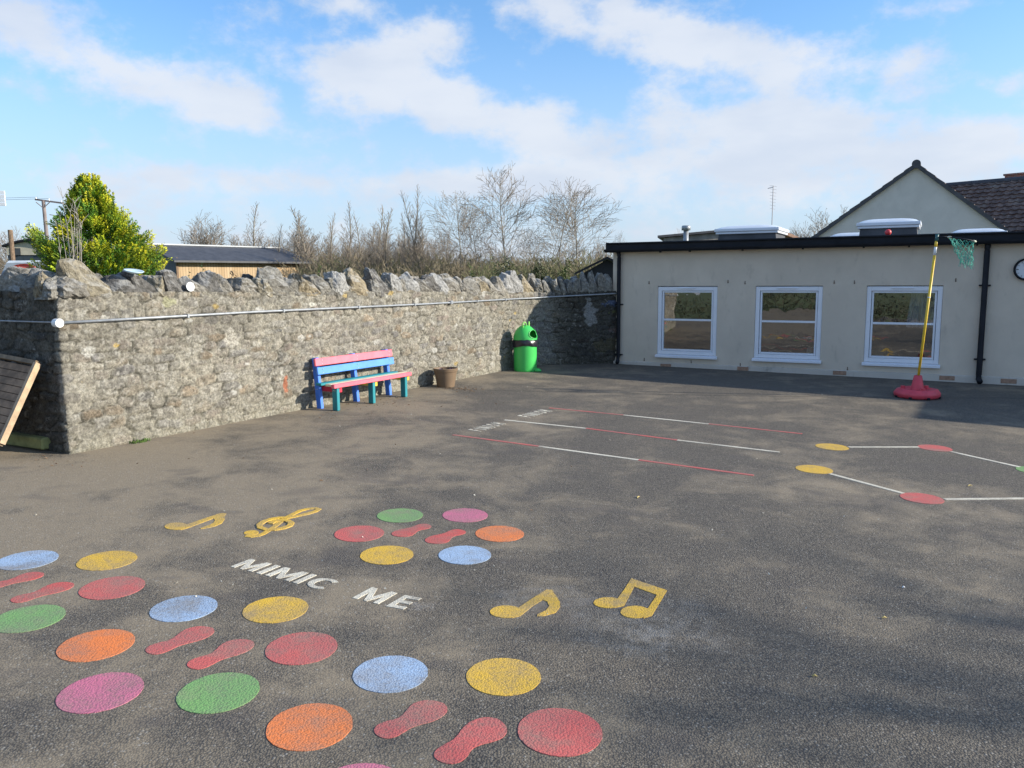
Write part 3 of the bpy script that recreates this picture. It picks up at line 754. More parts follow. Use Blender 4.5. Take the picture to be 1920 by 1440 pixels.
wall, WP, WNn, Ws, Wtop = build_wall()
O3 = np.array(wall.location)
tones = dict(g=(.215, .203, .175), d=(.15, .143, .132), t=(.27, .225, .15), w=(.32, .315, .30), b=(.235, .218, .185), y=(.25, .22, .16), k=(.11, .105, .10))
def wall_s(X, dn=0.0):
    """distance along the wall of the wall point seen in photo column X at coping height"""
    best = None
    for i in range(0, len(WP), 3):
        x, y = proj((WP[i][0]-WNn[i][0]*dn, WP[i][1]-WNn[i][1]*dn, Wtop[i]))
        if Ws[i] < 0 and X > 108: continue
        if Ws[i] > 0 and X < 100: continue
        if best is None or abs(x-X) < best[0]: best = (abs(x-X), i)
    return best[1]
front = [(105, 165, 518, 'g', 0), (150, 213, 490, 'y', .35), (213, 263, 513, 'd', .1), (260, 299, 507, 'd', .25), (299, 327, 515, 'y', .12), (322, 355, 505, 'd', .3), (358, 393, 516, 'b', .2), (388, 419, 508, 'd', -.05),
         (418, 452, 513, 'b', .25), (448, 482, 519, 'b', .2), (489, 517, 520, 'y', .2), (500, 548, 501, 'g', .25), (540, 566, 520, 'g', .2), (562, 586, 511, 't', .1), (581, 605, 522, 't', .05), (600, 626, 515, 'g', .2),
         (624, 646, 521, 'g', .15), (634, 662, 509, 'w', .2), (659, 682, 520, 't', .05), (668, 698, 502, 't', .3), (699, 718, 519, 'g', .1), (711, 732, 503, 'd', .3), (731, 746, 520, 'g', .1), (738, 758, 511, 'w', .3), (753, 770, 520, 'b', .1),
         (767, 792, 511, 'w', .2), (789, 812, 522, 'b', .4), (802, 826, 517, 'd', .15), (824, 845, 513, 'w', .25), (842, 870, 513, 'b', .3), (869, 884, 520, 'b', .3), (881, 903, 520, 'g', .35), (902, 922, 519, 't', .25), (921, 937, 521, 'b', .35),
         (935, 953, 520, 'b', .35), (948, 966, 514, 'w', .1), (964, 984, 508, 'w', .1), (982, 1004, 517, 't', .2),
         (1004, 1026, 521, 'b', .2), (1024, 1040, 526, 'g', .2), (1038, 1056, 524, 'g', .1), (1054, 1066, 523, 'b', .1), (1065, 1077, 523, 'g', .1), (1074, 1093, 521, 'b', .1), (1090, 1104, 511, 'g', .0), (1105, 1121, 511, 'g', .0), (1120, 1136, 512, 'b', .0), (1134, 1150, 515, 'g', 0)]
rnd = random.Random(3)
def add_stone(x0, x1, ytop, tone, lean, back=.13, depth=.28, seed=0):
    i = wall_s((x0+x1)/2); n = WNn[i]; c = WP[i]-n*back
    dist = float((np.array([c[0], c[1], 1.5])-EYE)@CW)
    wv_ = (x1-x0)/F*dist; ang = math.atan2(n[0], -n[1]); face = abs(n[1]); view = (EYE[:2]-c); view /= np.linalg.norm(view)
    wv_ = wv_/max(.45, abs(view@n))*1.08
    zt = 1.62+(518-ytop+ROL*(960-(x0+x1)/2)*-1)/F*dist*1.0
    zt = 1.62+((720-F*math.tan(PIT))-ytop-math.tan(ROL)*((x0+x1)/2-960)*-1)/F*dist
    h = max(.13, zt-Wtop[i]+.02)
    vs, fs = rock(seed, wv_*1.05, depth, h*1.06, lean, .72)
    R = np.array([[math.cos(ang), -math.sin(ang)], [math.sin(ang), math.cos(ang)]])
    xy = vs[:, :2]@R.T; V_ = np.stack([xy[:, 0]+c[0], xy[:, 1]+c[1], vs[:, 2]+Wtop[i]-.045], 1)-O3
    r_ = np.random.default_rng(seed); base = np.array(tones[tone])*r_.uniform(.88, 1.15)
    col = np.tile(base, (len(V_), 1))*(.9+.2*r_.random((len(V_), 1)))
    mesh_obj('coping_stone', V_, fs, M_['stone'], wall, cols=col)
for k, (x0, x1, yt, tn, ln) in enumerate(front): add_stone(x0, x1, yt, tn, ln, seed=100+k)
for k in range(40):                                 # a second, rougher row behind shows between the first
    x = 130+k*25.4+rnd.uniform(-6, 6); w = rnd.uniform(15, 30)*(1.25 if x < 500 else 1)
    add_stone(x-w/2, x+w/2, rnd.uniform(512, 521), rnd.choice('dgdkgb'), rnd.uniform(0, .3), back=.32, depth=.16, seed=300+k)
for k, (x0, x1, yt) in enumerate([(-45, -12, 512), (-14, 26, 501), (24, 70, 505), (66, 110, 508), (-90, -42, 509)]): add_stone(x0, x1, yt, 'b' if k % 2 else 'g', .1, seed=500+k, back=.14)
add_stone(102, 138, 507, 't', 0, back=.22, depth=.2, seed=520)

# conduit along the wall
def wall_pt(s, z, off=.03):
    i = int(np.argmin(abs(Ws-s))); return (WP[i][0]+WNn[i][0]*off, WP[i][1]+WNn[i][1]*off, z)
e = empty('conduit_pipe', wall_pt(0, 1.27), label='thin grey metal conduit running along the upper face of the stone wall', cat='conduit')
L0 = np.array(e.location)
ss_ = [0.03, 1, 2, 3, 4, 5, 6, 7, 7.5, 7.9, 8.1, 8.3, 8.8, 9.6, 10.2]
zz = np.interp(ss_, [0, 2, 5, 7.9, 9.6], [1.283, 1.293, 1.283, 1.292, 1.352])
MB().tube([np.array(wall_pt(a, b, .036))-L0 for a, b in zip(ss_, zz)], .012, 8).build('pipe', M_['galv'], e, smooth=True)
MB().tube([np.array(wall_pt(-a, 1.288, .036))-L0 for a in (.05, .8, 1.6, 3)], .007, 6).build('pipe', M_['galv'], e, smooth=True, label='thinner pipe on the shaded return wall')
jb = MB(); q = np.array(wall_pt(.0, 1.283, .035))-L0
jb.tube([q+np.array([-.0, 0, 0])-np.append(WN, 0)*.03, q+np.append(WN, 0)*.03], .036, 20); jb.build('junction_box', M_['white'], e)
q = np.array(wall_pt(5.53, 1.287, .035))-L0
MB().box(q, (.06, .05, .05), Matrix.Rotation(WA, 3, 'Z'), .008).build('junction_box', M_['galv'], e)
for s_ in (1.2, 2.4, 3.6, 4.7, 6.2, 7.0):
    z_ = float(np.interp(s_, [0, 2, 5, 7.9], [1.283, 1.293, 1.283, 1.292])); MB().box(np.array(wall_pt(s_, z_, .03))-L0, (.02, .05, .036), Matrix.Rotation(WA, 3, 'Z')).build('pipe_clip', M_['galv'], e)

# small things lying on the coping
def dish(X, Y, dist_s, r, lab, mat, tilt):
    i = wall_s(X); c = WP[i]-WNn[i]*.02; d_ = float((np.array([c[0], c[1], 1.5])-EYE)@CW); P_ = EYE+ray(X, Y)*d_
    R = Matrix.Rotation(WA, 3, 'Z') @ Matrix.Rotation(rad(tilt), 3, 'X')
    o = MB().lathe([(0.001, 0), (r*.5, .004), (r*.85, .014), (r, .026), (r*.97, .03), (r*.82, .02), (r*.5, .01), (.001, .006)], P_-np.append(WNn[i], 0)*-.02, 28, R=R).build('dish', mat, smooth=True)
    meta(o, lab, 'dish')
M_['bluewhite'] = simple('pale_blue_plastic', (.42, .55, .62), .4, .05, 8)
dish(248, 513, 0, .085, 'pale blue plastic dish lying tilted on the coping under the conifer', M_['bluewhite'], 12)
dish(351, 538, 0, .045, 'small round white shell like disc stuck to a coping stone', M_['white'], 85)

# ------------------------------------------------------------------ weeds and litter
def tuft(X, Y, r, n, h, seed, lab, col=(.10, .17, .04), dy=0., name='weed'):
    rg = random.Random(seed); c = G(X, Y); mb = MB(); cols = []
    for k in range(n):
        a = rg.uniform(0, 6.28); d_ = r*math.sqrt(rg.random()); bx, by = d_*math.cos(a)*1.0, d_*math.sin(a)*.5
        bx, by = bx*WT[0]-by*WT[1], bx*WT[1]+by*WT[0]
        az_ = rg.uniform(0, 6.28); l_ = h*rg.uniform(.5, 1.1); sp = rg.uniform(.3, 1.0)*l_; w = rg.uniform(.003, .008)*(h/.05)
        sx, sy = -math.sin(az_)*w, math.cos(az_)*w
        m_ = (bx+math.cos(az_)*sp*.5, by+math.sin(az_)*sp*.5, l_*.7); e_ = (bx+math.cos(az_)*sp, by+math.sin(az_)*sp, l_*rg.uniform(.6, 1))
        mb.add([(bx-sx, by-sy, 0), (bx+sx, by+sy, 0), (m_[0]+sx*1.3, m_[1]+sy*1.3, m_[2]), (m_[0]-sx*1.3, m_[1]-sy*1.3, m_[2]), e_], [(0, 1, 2, 3), (3, 2, 4)])
        b = rg.uniform(.6, 1.5); cols += [(col[0]*b, col[1]*b, col[2]*b)]*5
    o = mb.build(name, M_['leaf'], cols=np.array(cols)); o.location = tuple(c); o.location.z = float(gh(c[0], c[1]))
    return meta(o, lab, 'plant', 'weeds along the foot of the stone wall')
tuft(262, 829, .10, 90, .035, 1, 'low green weeds at the wall foot nearest the wall corner')
tuft(340, 810, .05, 30, .04, 5, 'tiny weed at the wall foot, left of the bushier tufts')
tuft(381, 802, .05, 60, .065, 2, 'dark green weed tuft at the wall foot left of centre')
tuft(417, 794, .05, 60, .06, 3, 'yellowish green weed tuft at the wall foot', (.16, .20, .04))
tuft(484, 779, .03, 40, .07, 4, 'upright pale weed at the wall foot, left of the bench', (.16, .19, .05))
tuft(530, 771, .06, 50, .045, 6, 'spreading light green weed just left of the bench', (.14, .22, .05))
tuft(566, 765, .05, 50, .05, 7, 'weed tuft behind the left leg of the bench', (.13, .2, .06))
tuft(612, 754, .06, 60, .07, 8, 'green weed under the left half of the bench', (.14, .2, .05))
tuft(655, 748, .05, 50, .08, 9, 'leafy weed under the middle of the bench', (.16, .2, .06))

M_['litter'] = simple('dead_leaves', (.16, .095, .05), .8, .4, 60, bstr=0)
def litter(name, spots, lab, mat, cat, seed, size=.012):
    rg = random.Random(seed); mb = MB()
    for X, Y, n, rx, ry in spots:
        for k in range(n):
            p = G(X+rg.gauss(0, rx), Y+rg.gauss(0, ry)); a = rg.uniform(0, 6.28); l_ = size*rg.uniform(.6, 1.6); w = l_*rg.uniform(.3, .6); z = float(gh(p[0], p[1]))+.003
            ca, sa = math.cos(a), math.sin(a); t1, t2 = rg.uniform(0, .012), rg.uniform(0, .008)
            q = [(-l_, 0, 0), (0, -w, t2), (l_, 0, t1), (0, w, 0)]
            mb.add([(p[0]+x*ca-y*sa, p[1]+x*sa+y*ca, z+zz_) for x, y, zz_ in q], [(0, 1, 2, 3)])
    o = mb.build(name, mat); meta(o, lab, cat, kind='stuff')
litter('fallen_leaves', [(868, 731, 60, 22, 3), (700, 757, 40, 30, 5), (850, 728, 40, 14, 2), (745, 750, 30, 25, 5), (620, 775, 16, 40, 6), (900, 745, 22, 60, 14), (110, 866, 22, 60, 7), (560, 850, 22, 250, 45)],
       'small brown dead leaves and soil crumbs scattered by the pot and bench', M_['litter'], 'leaves', 5)
M_['pale_bits'] = simple('pale_grit', (.55, .53, .46), .8, .2, 60, bstr=0)
litter('pale_grit', [(900, 760, 25, 260, 30), (1400, 900, 26, 260, 90), (760, 830, 20, 200, 60), (1400, 740, 18, 180, 8), (1650, 1150, 12, 200, 150), (650, 1050, 20, 300, 80)],
       'tiny pale chips scattered over the tarmac', M_['pale_bits'], 'grit', 6, .006)
M_['yleaf'] = simple('yellow_leaf', (.50, .38, .13), .7, .2, 30, bstr=0)
for X, Y, a, L_, lab in [(1815, 912, .3, .03, 'short yellowish twig between the two red circles on the right'), (1654, 1160, 0, .016, 'small yellow leaf lying on bare tarmac at lower right'), (1523, 1269, -.3, .014, 'pale leaf fragment on tarmac at the lower right of centre'),
                     (1195, 935, 1.1, .035, 'thin pale twig on tarmac below the lane lines'), (1692, 1103, 0, .009, 'tiny white scrap on bare tarmac at right')]:
    p = G(X, Y); z = float(gh(p[0], p[1]))
    o = MB().tube([(0, 0, .004), (L_*.6, L_*.15, .009), (L_*1.4, 0, .005)], [.0035, .005, .002], 5).build('twig', M_['yleaf'] if 'white' not in lab else M_['white'])
    o.location = (p[0], p[1], z); o.rotation_euler = (0, 0, a); meta(o, lab, 'debris', 'loose bits on the tarmac')

# ------------------------------------------------------------------ bench
def paintwood(name, col): return simple(name, col, .5, .10, 9, dirt=.18, bscale=45, bstr=.25, dirtcol=tuple(c*.45+.04 for c in col))
M_['bpink'] = paintwood('pink_painted_wood', (.82, .15, .20)); M_['bblue'] = paintwood('blue_painted_wood', (.06, .20, .72)); M_['bteal'] = paintwood('teal_painted_wood', (.015, .22, .26))
M_['byellow'] = paintwood('yellow_painted_wood', (.75, .52, .06)); M_['bcream'] = paintwood('worn_cream_wood', (.66, .62, .42)); M_['bred'] = paintwood('red_painted_wood', (.55, .02, .05))
M_['bsky'] = paintwood('worn_light_blue_wood', (.075, .25, .70)); M_['screw'] = simple('screw_head', (.5, .52, .55), .4, .1, 30, metal=.6, bstr=0)
fL, fR = G(634, 769.5), G(760, 744); bL, bR = G(598, 765.5), G(726, 741.5)
ba = math.atan2(fR[1]-fL[1], fR[0]-fL[0]); mid = (fL+fR+bL+bR)/4
bench = empty('painted_bench', (mid[0], mid[1], float(gh(mid[0], mid[1]))), ba, label='small wooden bench painted pink, blue, yellow and teal against the stone wall', cat='bench')
L2 = .60; DP = .125; SH = .285     # half span between the outer legs, half depth, seat height
for x, nm in ((-L2, 0), (0, 1), (L2, 2)):
    xf = x
    MB().box((xf, -DP, (SH-.02)/2), (.045, .075, SH-.02), None, .004).build('front_leg', M_['bteal'], bench)
    MB().box((xf+.0, DP+.02, .29), (.045, .07, .58), Matrix.Rotation(rad(-5), 3, 'X'), .004).build('back_leg', M_['bblue'], bench)
    MB().box((xf+.046, -.005, SH-.055), (.042, DP*2+.06, .06), None, .004).build('seat_bearer', M_['byellow' if nm else 'bred'], bench)
SL = L2+.085
MB().box((0.0, -DP-.036, SH-.005), (SL*2, .05, .045), None, .005).build('front_rail', M_['bpink'], bench)
MB().box((0, -DP+.038, SH+.004), (SL*2-.01, .085, .026), None, .004).build('seat_slat', M_['bcream'], bench)
MB().box((0, DP-.06, SH+.004), (SL*2-.02, .085, .026), None, .004).build('seat_slat', M_['bteal'], bench)
RB = Matrix.Rotation(rad(-7), 3, 'X')
o1 = MB().box((-.02, DP-.025, .535), (L2*2+.13, .03, .085), RB, .005).build('top_back_slat', M_['bpink'], bench)
o2 = MB().box((.0, DP-.035, .435), (L2*2+.13, .03, .085), RB, .005).build('lower_back_slat', M_['bsky'], bench)
for o_, yy, zc in ((o2, DP-.0535, .435), (o1, DP-.0435, .535)):
    for x in (-L2+.02, 0, L2-.02):
        for dz in (-.02, .02): MB().tube([(x, yy+.004, zc+dz), (x, yy-.001, zc+dz)], .005, 8).build('screw', M_['screw'], o_)
for y in (-DP-.01, -DP+.012, DP+.01, DP+.035): MB().tube([(-L2-.0205, y, SH-.06), (-L2-.0245, y, SH-.06)], .006, 8).build('screw', M_['screw'], bench)

# ------------------------------------------------------------------ frog litter bin
M_['frog'] = simple('green_plastic', (.055, .50, .10), .38, .06, 6, bscale=8, bstr=.05, dirt=.05)
M_['froglite'] = simple('light_green_plastic', (.24, .60, .12), .4, .06, 6, bstr=.05)
p = G(985, 695); binr = .182
fb = empty('frog_litter_bin', (p[0], p[1], float(gh(p[0], p[1]))), label='green frog shaped litter bin with open mouth against the stone wall', cat='litter bin')
MB().lathe([(.001, .012), (binr-.012, .012), (binr-.006, 0), (binr-.002, .012), (binr, .03), (binr, .42), (binr-.012, .43), (binr-.012, .38)], n=56).build('body', M_['frog'], fb, auto=40)
prof = [(binr+.014, .405), (binr+.020, .43), (binr+.016, .455), (binr+.012, .485), (binr+.004, .497), (binr-.01, .499)]
mb = MB().lathe(prof, n=56)
mb.v = [(x*(1+.025*math.sin(9*math.atan2(y, x)+z*40)), y*(1+.02*math.sin(11*math.atan2(y, x)+z*60)), z+.008*math.sin(3*math.atan2(y, x))-.02*(1 if z < .42 else 0)*(.5+.5*math.sin(2*math.atan2(y, x)+1))) for x, y, z in mb.v]
M_['bag'] = simple('black_bin_bag', (.02, .018, .025), .28, .2, 20, bscale=30, bstr=.6)
mb.build('bin_liner', M_['bag'], fb, smooth=True)
# the domed head with its mouth opening
MD = rad(-32)                                     # mouth faces this way
def dome(r0, z0, hz, hole, flip=False, sc=1.):
    vs = []; fs = []; n = 80; m = 36
    for j in range(m+1):
        th = (j/m)*math.pi/2
        for i in range(n):
            a = 2*math.pi*i/n; vs.append((r0*math.cos(th)*math.cos(a), r0*math.cos(th)*math.sin(a), z0+hz*math.sin(th)))
    for j in range(m):
        for i in range(n):
            q = (j*n+i, j*n+(i+1) % n, (j+1)*n+(i+1) % n, (j+1)*n+i)
            c = np.mean([vs[k] for k in q], 0); da = (math.atan2(c[1], c[0])-MD+math.pi) % (2*math.pi)-math.pi
            u = da/.66; w = (c[2]-(z0+.090))/.066
            if hole and u*u+w*w < 1: continue
            fs.append(q if not flip else q[::-1])
    return vs, fs
v_, f_ = dome(binr+.006, .495, .232, True)
vi, fi = dome(binr-.012, .495, .215, True, True)
head = MB().add(v_, f_).add(vi, fi).build('head', M_['frog'], fb, smooth=True)
# mouth lip
pts = []
for k in range(41):
    q = 2*math.pi*k/40; a = MD+.675*math.cos(q); z = .585+.068*math.sin(q); th = math.asin((z-.495)/.232); r_ = (binr+.006)*math.cos(th)
    pts.append((r_*math.cos(a), r_*math.sin(a), z))
MB().tube(pts, .008, 8, cap=False).build('mouth_lip', M_['frog'], head, smooth=True)
MB().lathe([(binr-.02, .44), (binr-.02, .50)], n=40).build('inner_bucket', simple('dark_green_inside', (.02, .22, .03), .5), fb)
for sgn in (-1, 1):                                # ring shaped eyes on top
    a = MD+sgn*1.15; c = Vector((.075*math.cos(a), .075*math.sin(a), .722)); R = Matrix.Rotation(MD+sgn*.45, 3, 'Z') @ Matrix.Rotation(rad(90), 3, 'Y')
    mb = MB(); ring = [Vector((.050*math.cos(q), .034*math.sin(q), 0)) for q in [2*math.pi*k/28 for k in range(29)]]
    mb.tube([c+R @ q for q in ring], .0095, 8, cap=False); mb.build('eye', M_['froglite'], fb, smooth=True)
fo = MD-.15
mb = MB()
for k in range(1):
    a = fo+.25; bm = bmesh.new(); bmesh.ops.create_uvsphere(bm, u_segments=18, v_segments=10, radius=1)
    bmesh.ops.scale(bm, vec=(.075, .055, .05), verts=bm.verts)
    for v in bm.verts: v.co.z = max(v.co.z, 0)
    bmesh.ops.rotate(bm, matrix=Matrix.Rotation(a, 3, 'Z'), verts=bm.verts); bmesh.ops.translate(bm, vec=(.205*math.cos(a), .205*math.sin(a), .0), verts=bm.verts)
    MB().bm(bm).build('foot', M_['frog'], fb, smooth=True)

# ------------------------------------------------------------------ flower pot
M_['pot'] = simple('brown_plastic_pot', (.17, .115, .07), .6, .1, 8, dirt=.25, bscale=20, bstr=.2); M_['soil'] = simple('potting_soil', (.05, .035, .025), .95, .4, 40, bscale=80, bstr=1)
p = G(836, 725); pot = empty('flower_pot', (p[0], p[1], float(gh(p[0], p[1]))), label='round brown plant pot with soil between the bench and the frog bin', cat='plant pot')
MB().lathe([(.001, .004), (.112, .004), (.116, 0), (.120, .02), (.146, .17), (.152, .20), (.153, .205), (.160, .21), (.166, .235), (.168, .25), (.162, .256), (.154, .25), (.150, .215), (.001, .213)], n=48).build('pot', M_['pot'], pot, auto=35)
mb = MB(); mb.lathe([(.149, .222), (.10, .228), (.05, .226), (.001, .23)], n=30); mb.build('soil', M_['soil'], pot)
rg = random.Random(5); M_['purple'] = simple('purple_leaves', (.10, .05, .14), .6, .3, 30, bstr=0)
for k in range(5):
    r0 = rg.uniform(0, 6.28); cx_, cy_ = .09*math.cos(r0), .09*math.sin(r0); v = [(cx_, cy_, .226)]; f = []
    for q in range(5):
        a = q*1.25+rg.random(); l_ = rg.uniform(.02, .035); i_ = len(v)
        v += [(cx_+l_*math.cos(a), cy_+l_*math.sin(a), .226+rg.uniform(.01, .03)), (cx_+l_*math.cos(a+.6), cy_+l_*math.sin(a+.6), .226+rg.uniform(.005, .02))]; f.append((0, i_, i_+1))
    mesh_obj('seedling', v, f, M_['purple'], pot)

# ------------------------------------------------------------------ leaning panel and sleeper at the left edge
rt_ = np.array([math.cos(RA), math.sin(RA)]); rn = np.array([rt_[1], -rt_[0]])
if rn@(EYE[:2]-W0) < 0: rn = -rn
T = onplane(70, 681, W0+rn*.10, rn); U = onplane(0, 668, W0+rn*.10, rn); U = T+(U-T)*2.3
rB = ray(2, 832); kB = (T[1]-.32-EYE[1])/rB[1]; Bp = EYE+rB*kB
pn = empty('leaning_trellis_panel', Bp, label='weathered slatted wooden panel leaning on the shaded wall at the left edge', cat='wooden panel')
def bar(a, b, w, th, n): # flat bar from a to b, width w, thickness th along n
    a, b, n = (Vector(tuple(map(float, q))) for q in (a, b, n)); d = (b-a).normalized(); s_ = d.cross(n).normalized()
    return [a+s_*w/2-n*th/2, a-s_*w/2-n*th/2, a-s_*w/2+n*th/2, a+s_*w/2+n*th/2], [b+s_*w/2-n*th/2, b-s_*w/2-n*th/2, b-s_*w/2+n*th/2, b+s_*w/2+n*th/2]
T_, U_, B_ = T-Bp, U-Bp, Bp*0; Q_ = U_-T_+B_
nn = np.cross(U_-T_, B_-T_); nn /= np.linalg.norm(nn); nn = nn if nn@(EYE-Bp) > 0 else -nn
MB().hexa(*bar(T_, B_, .035, .05, nn)).build('side_rail', simple('pale_wood_edge', (.42, .30, .19), .8, .2, 14, dirt=.3, bscale=50, bstr=.4), pn)
MB().hexa(*bar(T_, U_, .035, .045, nn)).build('top_rail', M_['timber'], pn)
MB().hexa(*bar(B_, Q_, .035, .045, nn)).build('bottom_rail', M_['timber'], pn)
mb = MB()
for k in range(1, 11):
    f_ = k/11; a = T_+(B_-T_)*f_-nn*.012; b = U_+(Q_-U_)*f_-nn*.012; mb.hexa(*bar(a, b, .058, .012, nn))
mb.build('slats', simple('brown_slats', (.24, .155, .095), .85, .35, 9, dirt=.3, bscale=30, bstr=.5), pn)
q = G(80, 849); q2 = q[:2]; dv_ = rt_
M_['mossy'] = simple('mossy_sleeper', (.24, .25, .10), .9, .3, 7, dirt=.4, bscale=30, bstr=.8, dirtcol=(.10, .09, .05))
o = MB().box((0, 0, .05), (1.6, .30, .10), None, .012).build('wooden_sleeper', M_['mossy']); o.rotation_euler = (0, 0, RA)
ctr = q2+rt_*.80-rn*.15; o.location = (ctr[0], ctr[1], float(gh(*ctr))); meta(o, 'mossy yellowish sleeper on the ground under the leaning panel', 'sleeper')

# ------------------------------------------------------------------ the school building
FZ0, FZ1 = 2.035, 2.20                            # gutter board bottom and top
def fp(s, z, off=0.): return (B0[0]+BT[0]*s+BN[0]*off, B0[1]+BT[1]*s+BN[1]*off, z)
sch = empty('school_building', (B0[0], B0[1], 0), label='single storey cream rendered flat roofed school block with three white windows', cat='building')
sch.location = (float(B0[0]), float(B0[1]), 0.0); sch.rotation_euler = (0, 0, BA)
# local frame: x along the facade, y away from the camera, z up
WINS = [(.605, 1.600), (2.200, 3.200), (3.815, 4.820)]; WZ0, WZ1 = .272, 1.470
def lz(s): p = fp(s, 0, .0); return float(gh(p[0], p[1]))
SL0, SL1, TH, DEP = -.19, 11.0, .28, 5.2
xs = sorted([SL0, SL1]+[v for w in WINS for v in w]); zs = [-.3, WZ0, WZ1, FZ1-.088]
mb = MB(); vid = {}
def vv(x, y, z):
    k = (round(x, 4), round(y, 4), round(z, 4))
    if k not in vid: vid[k] = len(mb.v); mb.v.append(k)
    return vid[k]
for i in range(len(xs)-1):
    for j in range(3):
        if j == 1 and any(abs(xs[i]-w[0]) < 1e-6 for w in WINS): continue
        a, b, c, d = xs[i], xs[i+1], zs[j], zs[j+1]
        mb.f.append((vv(a, 0, c), vv(b, 0, c), vv(b, 0, d), vv(a, 0, d))); mb.f.append((vv(b, TH, c), vv(a, TH, c), vv(a, TH, d), vv(b, TH, d)))
for a, b in WINS:
    for q in [((a, WZ0), (b, WZ0)), ((b, WZ0), (b, WZ1)), ((b, WZ1), (a, WZ1)), ((a, WZ1), (a, WZ0))]:
        (x0, z0), (x1, z1) = q; mb.f.append((vv(x0, 0, z0), vv(x0, TH, z0), vv(x1, TH, z1), vv(x1, 0, z1)))
# ends and back
mb.add([(SL0, 0, -.3), (SL0, DEP, -.3), (SL0, DEP, FZ1-.088), (SL0, 0, FZ1-.088)], [(0, 3, 2, 1)])
mb.add([(SL0, DEP, -.3), (SL1, DEP, -.3), (SL1, DEP, FZ1-.088), (SL0, DEP, FZ1-.088)], [(0, 1, 2, 3)])
mb.add([(SL1, 0, -.3), (SL1, DEP, -.3), (SL1, DEP, FZ1-.088), (SL1, 0, FZ1-.088)], [(0, 1, 2, 3)])
mb.build('wall', M_['render'], sch)
# room behind the windows
mb = MB(); mb.add([(SL0+.05, TH+.002, .02), (SL1-.05, TH+.002, .02), (SL1-.05, 3.2, .02), (SL0+.05, 3.2, .02)], [(0, 1, 2, 3)])
mb.build('floor', simple('room_floor', (.10, .08, .07), .5), sch)
mb = MB(); mb.add([(SL0+.05, 3.2, .0), (SL1-.05, 3.2, .0), (SL1-.05, 3.2, FZ0), (SL0+.05, 3.2, FZ0)], [(3, 2, 1, 0)]); mb.add([(3.5, TH+.01, 0), (3.5, 3.2, 0), (3.5, 3.2, FZ0), (3.5, TH+.01, FZ0)], [(0, 1, 2, 3)])
mb.build('inner_wall', M_['inside'], sch)
# flat roof, gutter board, plinth
MB().box(((SL0+SL1)/2, DEP/2+.05, FZ1-.055), (SL1-SL0+.1, DEP-.1, .08)).build('roof', simple('roofing_felt', (.07, .072, .08), .8, .2, 3, bscale=30, bstr=.4), sch)
gut = MB(); X0 = SL0-.085
gut.box(((X0+SL1)/2, -.055, (FZ0+FZ1)/2+.012), (SL1-X0, .07, FZ1-FZ0-.024), None, .004)
gut.box(((X0+SL1)/2, -.07, FZ1-.012), (SL1-X0+.01, .105, .026), None, .006)
gut.box((X0-.018, DEP/2, (FZ0+FZ1)/2+.008), (.035, DEP+.1, FZ1-FZ0), None, .004)
gut.build('gutter_board', M_['black'], sch)
gm = MB(); n_ = 9; prof = [(-.095-.055+.055*math.cos(a), FZ0+.055+.055*math.sin(a)) for a in [math.pi*(1.0+k/n_) for k in range(n_+1)]]
v = [(X0-.01, y, z) for y, z in prof]+[(SL1, y, z) for y, z in prof]; f = [(k, k+1, n_+2+k, n_+1+k) for k in range(n_)]+[tuple(range(n_+1))]
gm.add(v, f); gm.build('gutter', M_['black'], sch, smooth=False)
for s_ in (.67, 1.16, 2.0, 2.9, 3.75, 4.35, 5.2):
    MB().box((s_, -.11, FZ0-.004), (.025, .06, .022)).build('gutter_bracket', M_['black'], sch)
pm = MB(); k = 12
for i in range(k):
    a, b = SL0+(SL1-SL0)*i/k, SL0+(SL1-SL0)*(i+1)/k; za, zb = .178+0*a, .178
    pm.hexa([(a, -.022, -.3), (a, 0, -.3), (a, 0, za+.012), (a, -.022, za)], [(b, -.022, -.3), (b, 0, -.3), (b, 0, zb+.012), (b, -.022, zb)])
pm.v = [(x, y-.0005 if y < 0 else y-.001, z) for x, y, z in pm.v]
pm.build('plinth', M_['plinth'], sch)
M_['brick'] = simple('air_brick', (.30, .19, .13), .85, .2, 30, bscale=60, bstr=.6)
for X, Y, Xb in [(1239, 681.5, 1259), (1383, 687, 1404), (1562, 695, 1587), (1761, 704.5, 1790), (1876, 710.5, 1906)]:
    P_ = onplane((X+Xb)/2, Y+3.5, B0, BN); s_ = (P_[:2]-B0)@BT
    Pa = onplane(X, Y, B0, BN); Pb = onplane(Xb, Y, B0, BN); w_ = np.linalg.norm((Pb-Pa)[:2])
    br = MB(); br.box((0, 0, 0), (w_, .03, .062), None, .003); o = br.build('air_brick', M_['brick'], sch); o.location = (s_, -.014, P_[2]-.003)
for X, Y in [(1217, 530), (1365, 528), (1397, 530), (1564, 529), (1602, 529), (1792, 525), (1208, 674), (1296, 678), (1388, 684), (1589, 691)]:
    P_ = onplane(X, Y, B0, BN); s_ = (P_[:2]-B0)@BT
    o = MB().box((0, 0, 0), (.010, .006, .052), Matrix.Rotation(rad((X*7) % 9-4), 3, 'Y')).add([(-.008, -.003, -.02), (.012, -.003, -.02), (.012, -.003, -.012), (-.008, -.003, -.012)], [(0, 1, 2, 3)]).build('rusty_fixing', simple('rust', (.10, .07, .05), .9) if 'rust' not in bpy.data.materials else bpy.data.materials['rust'], sch); o.location = (s_, -.004, P_[2])
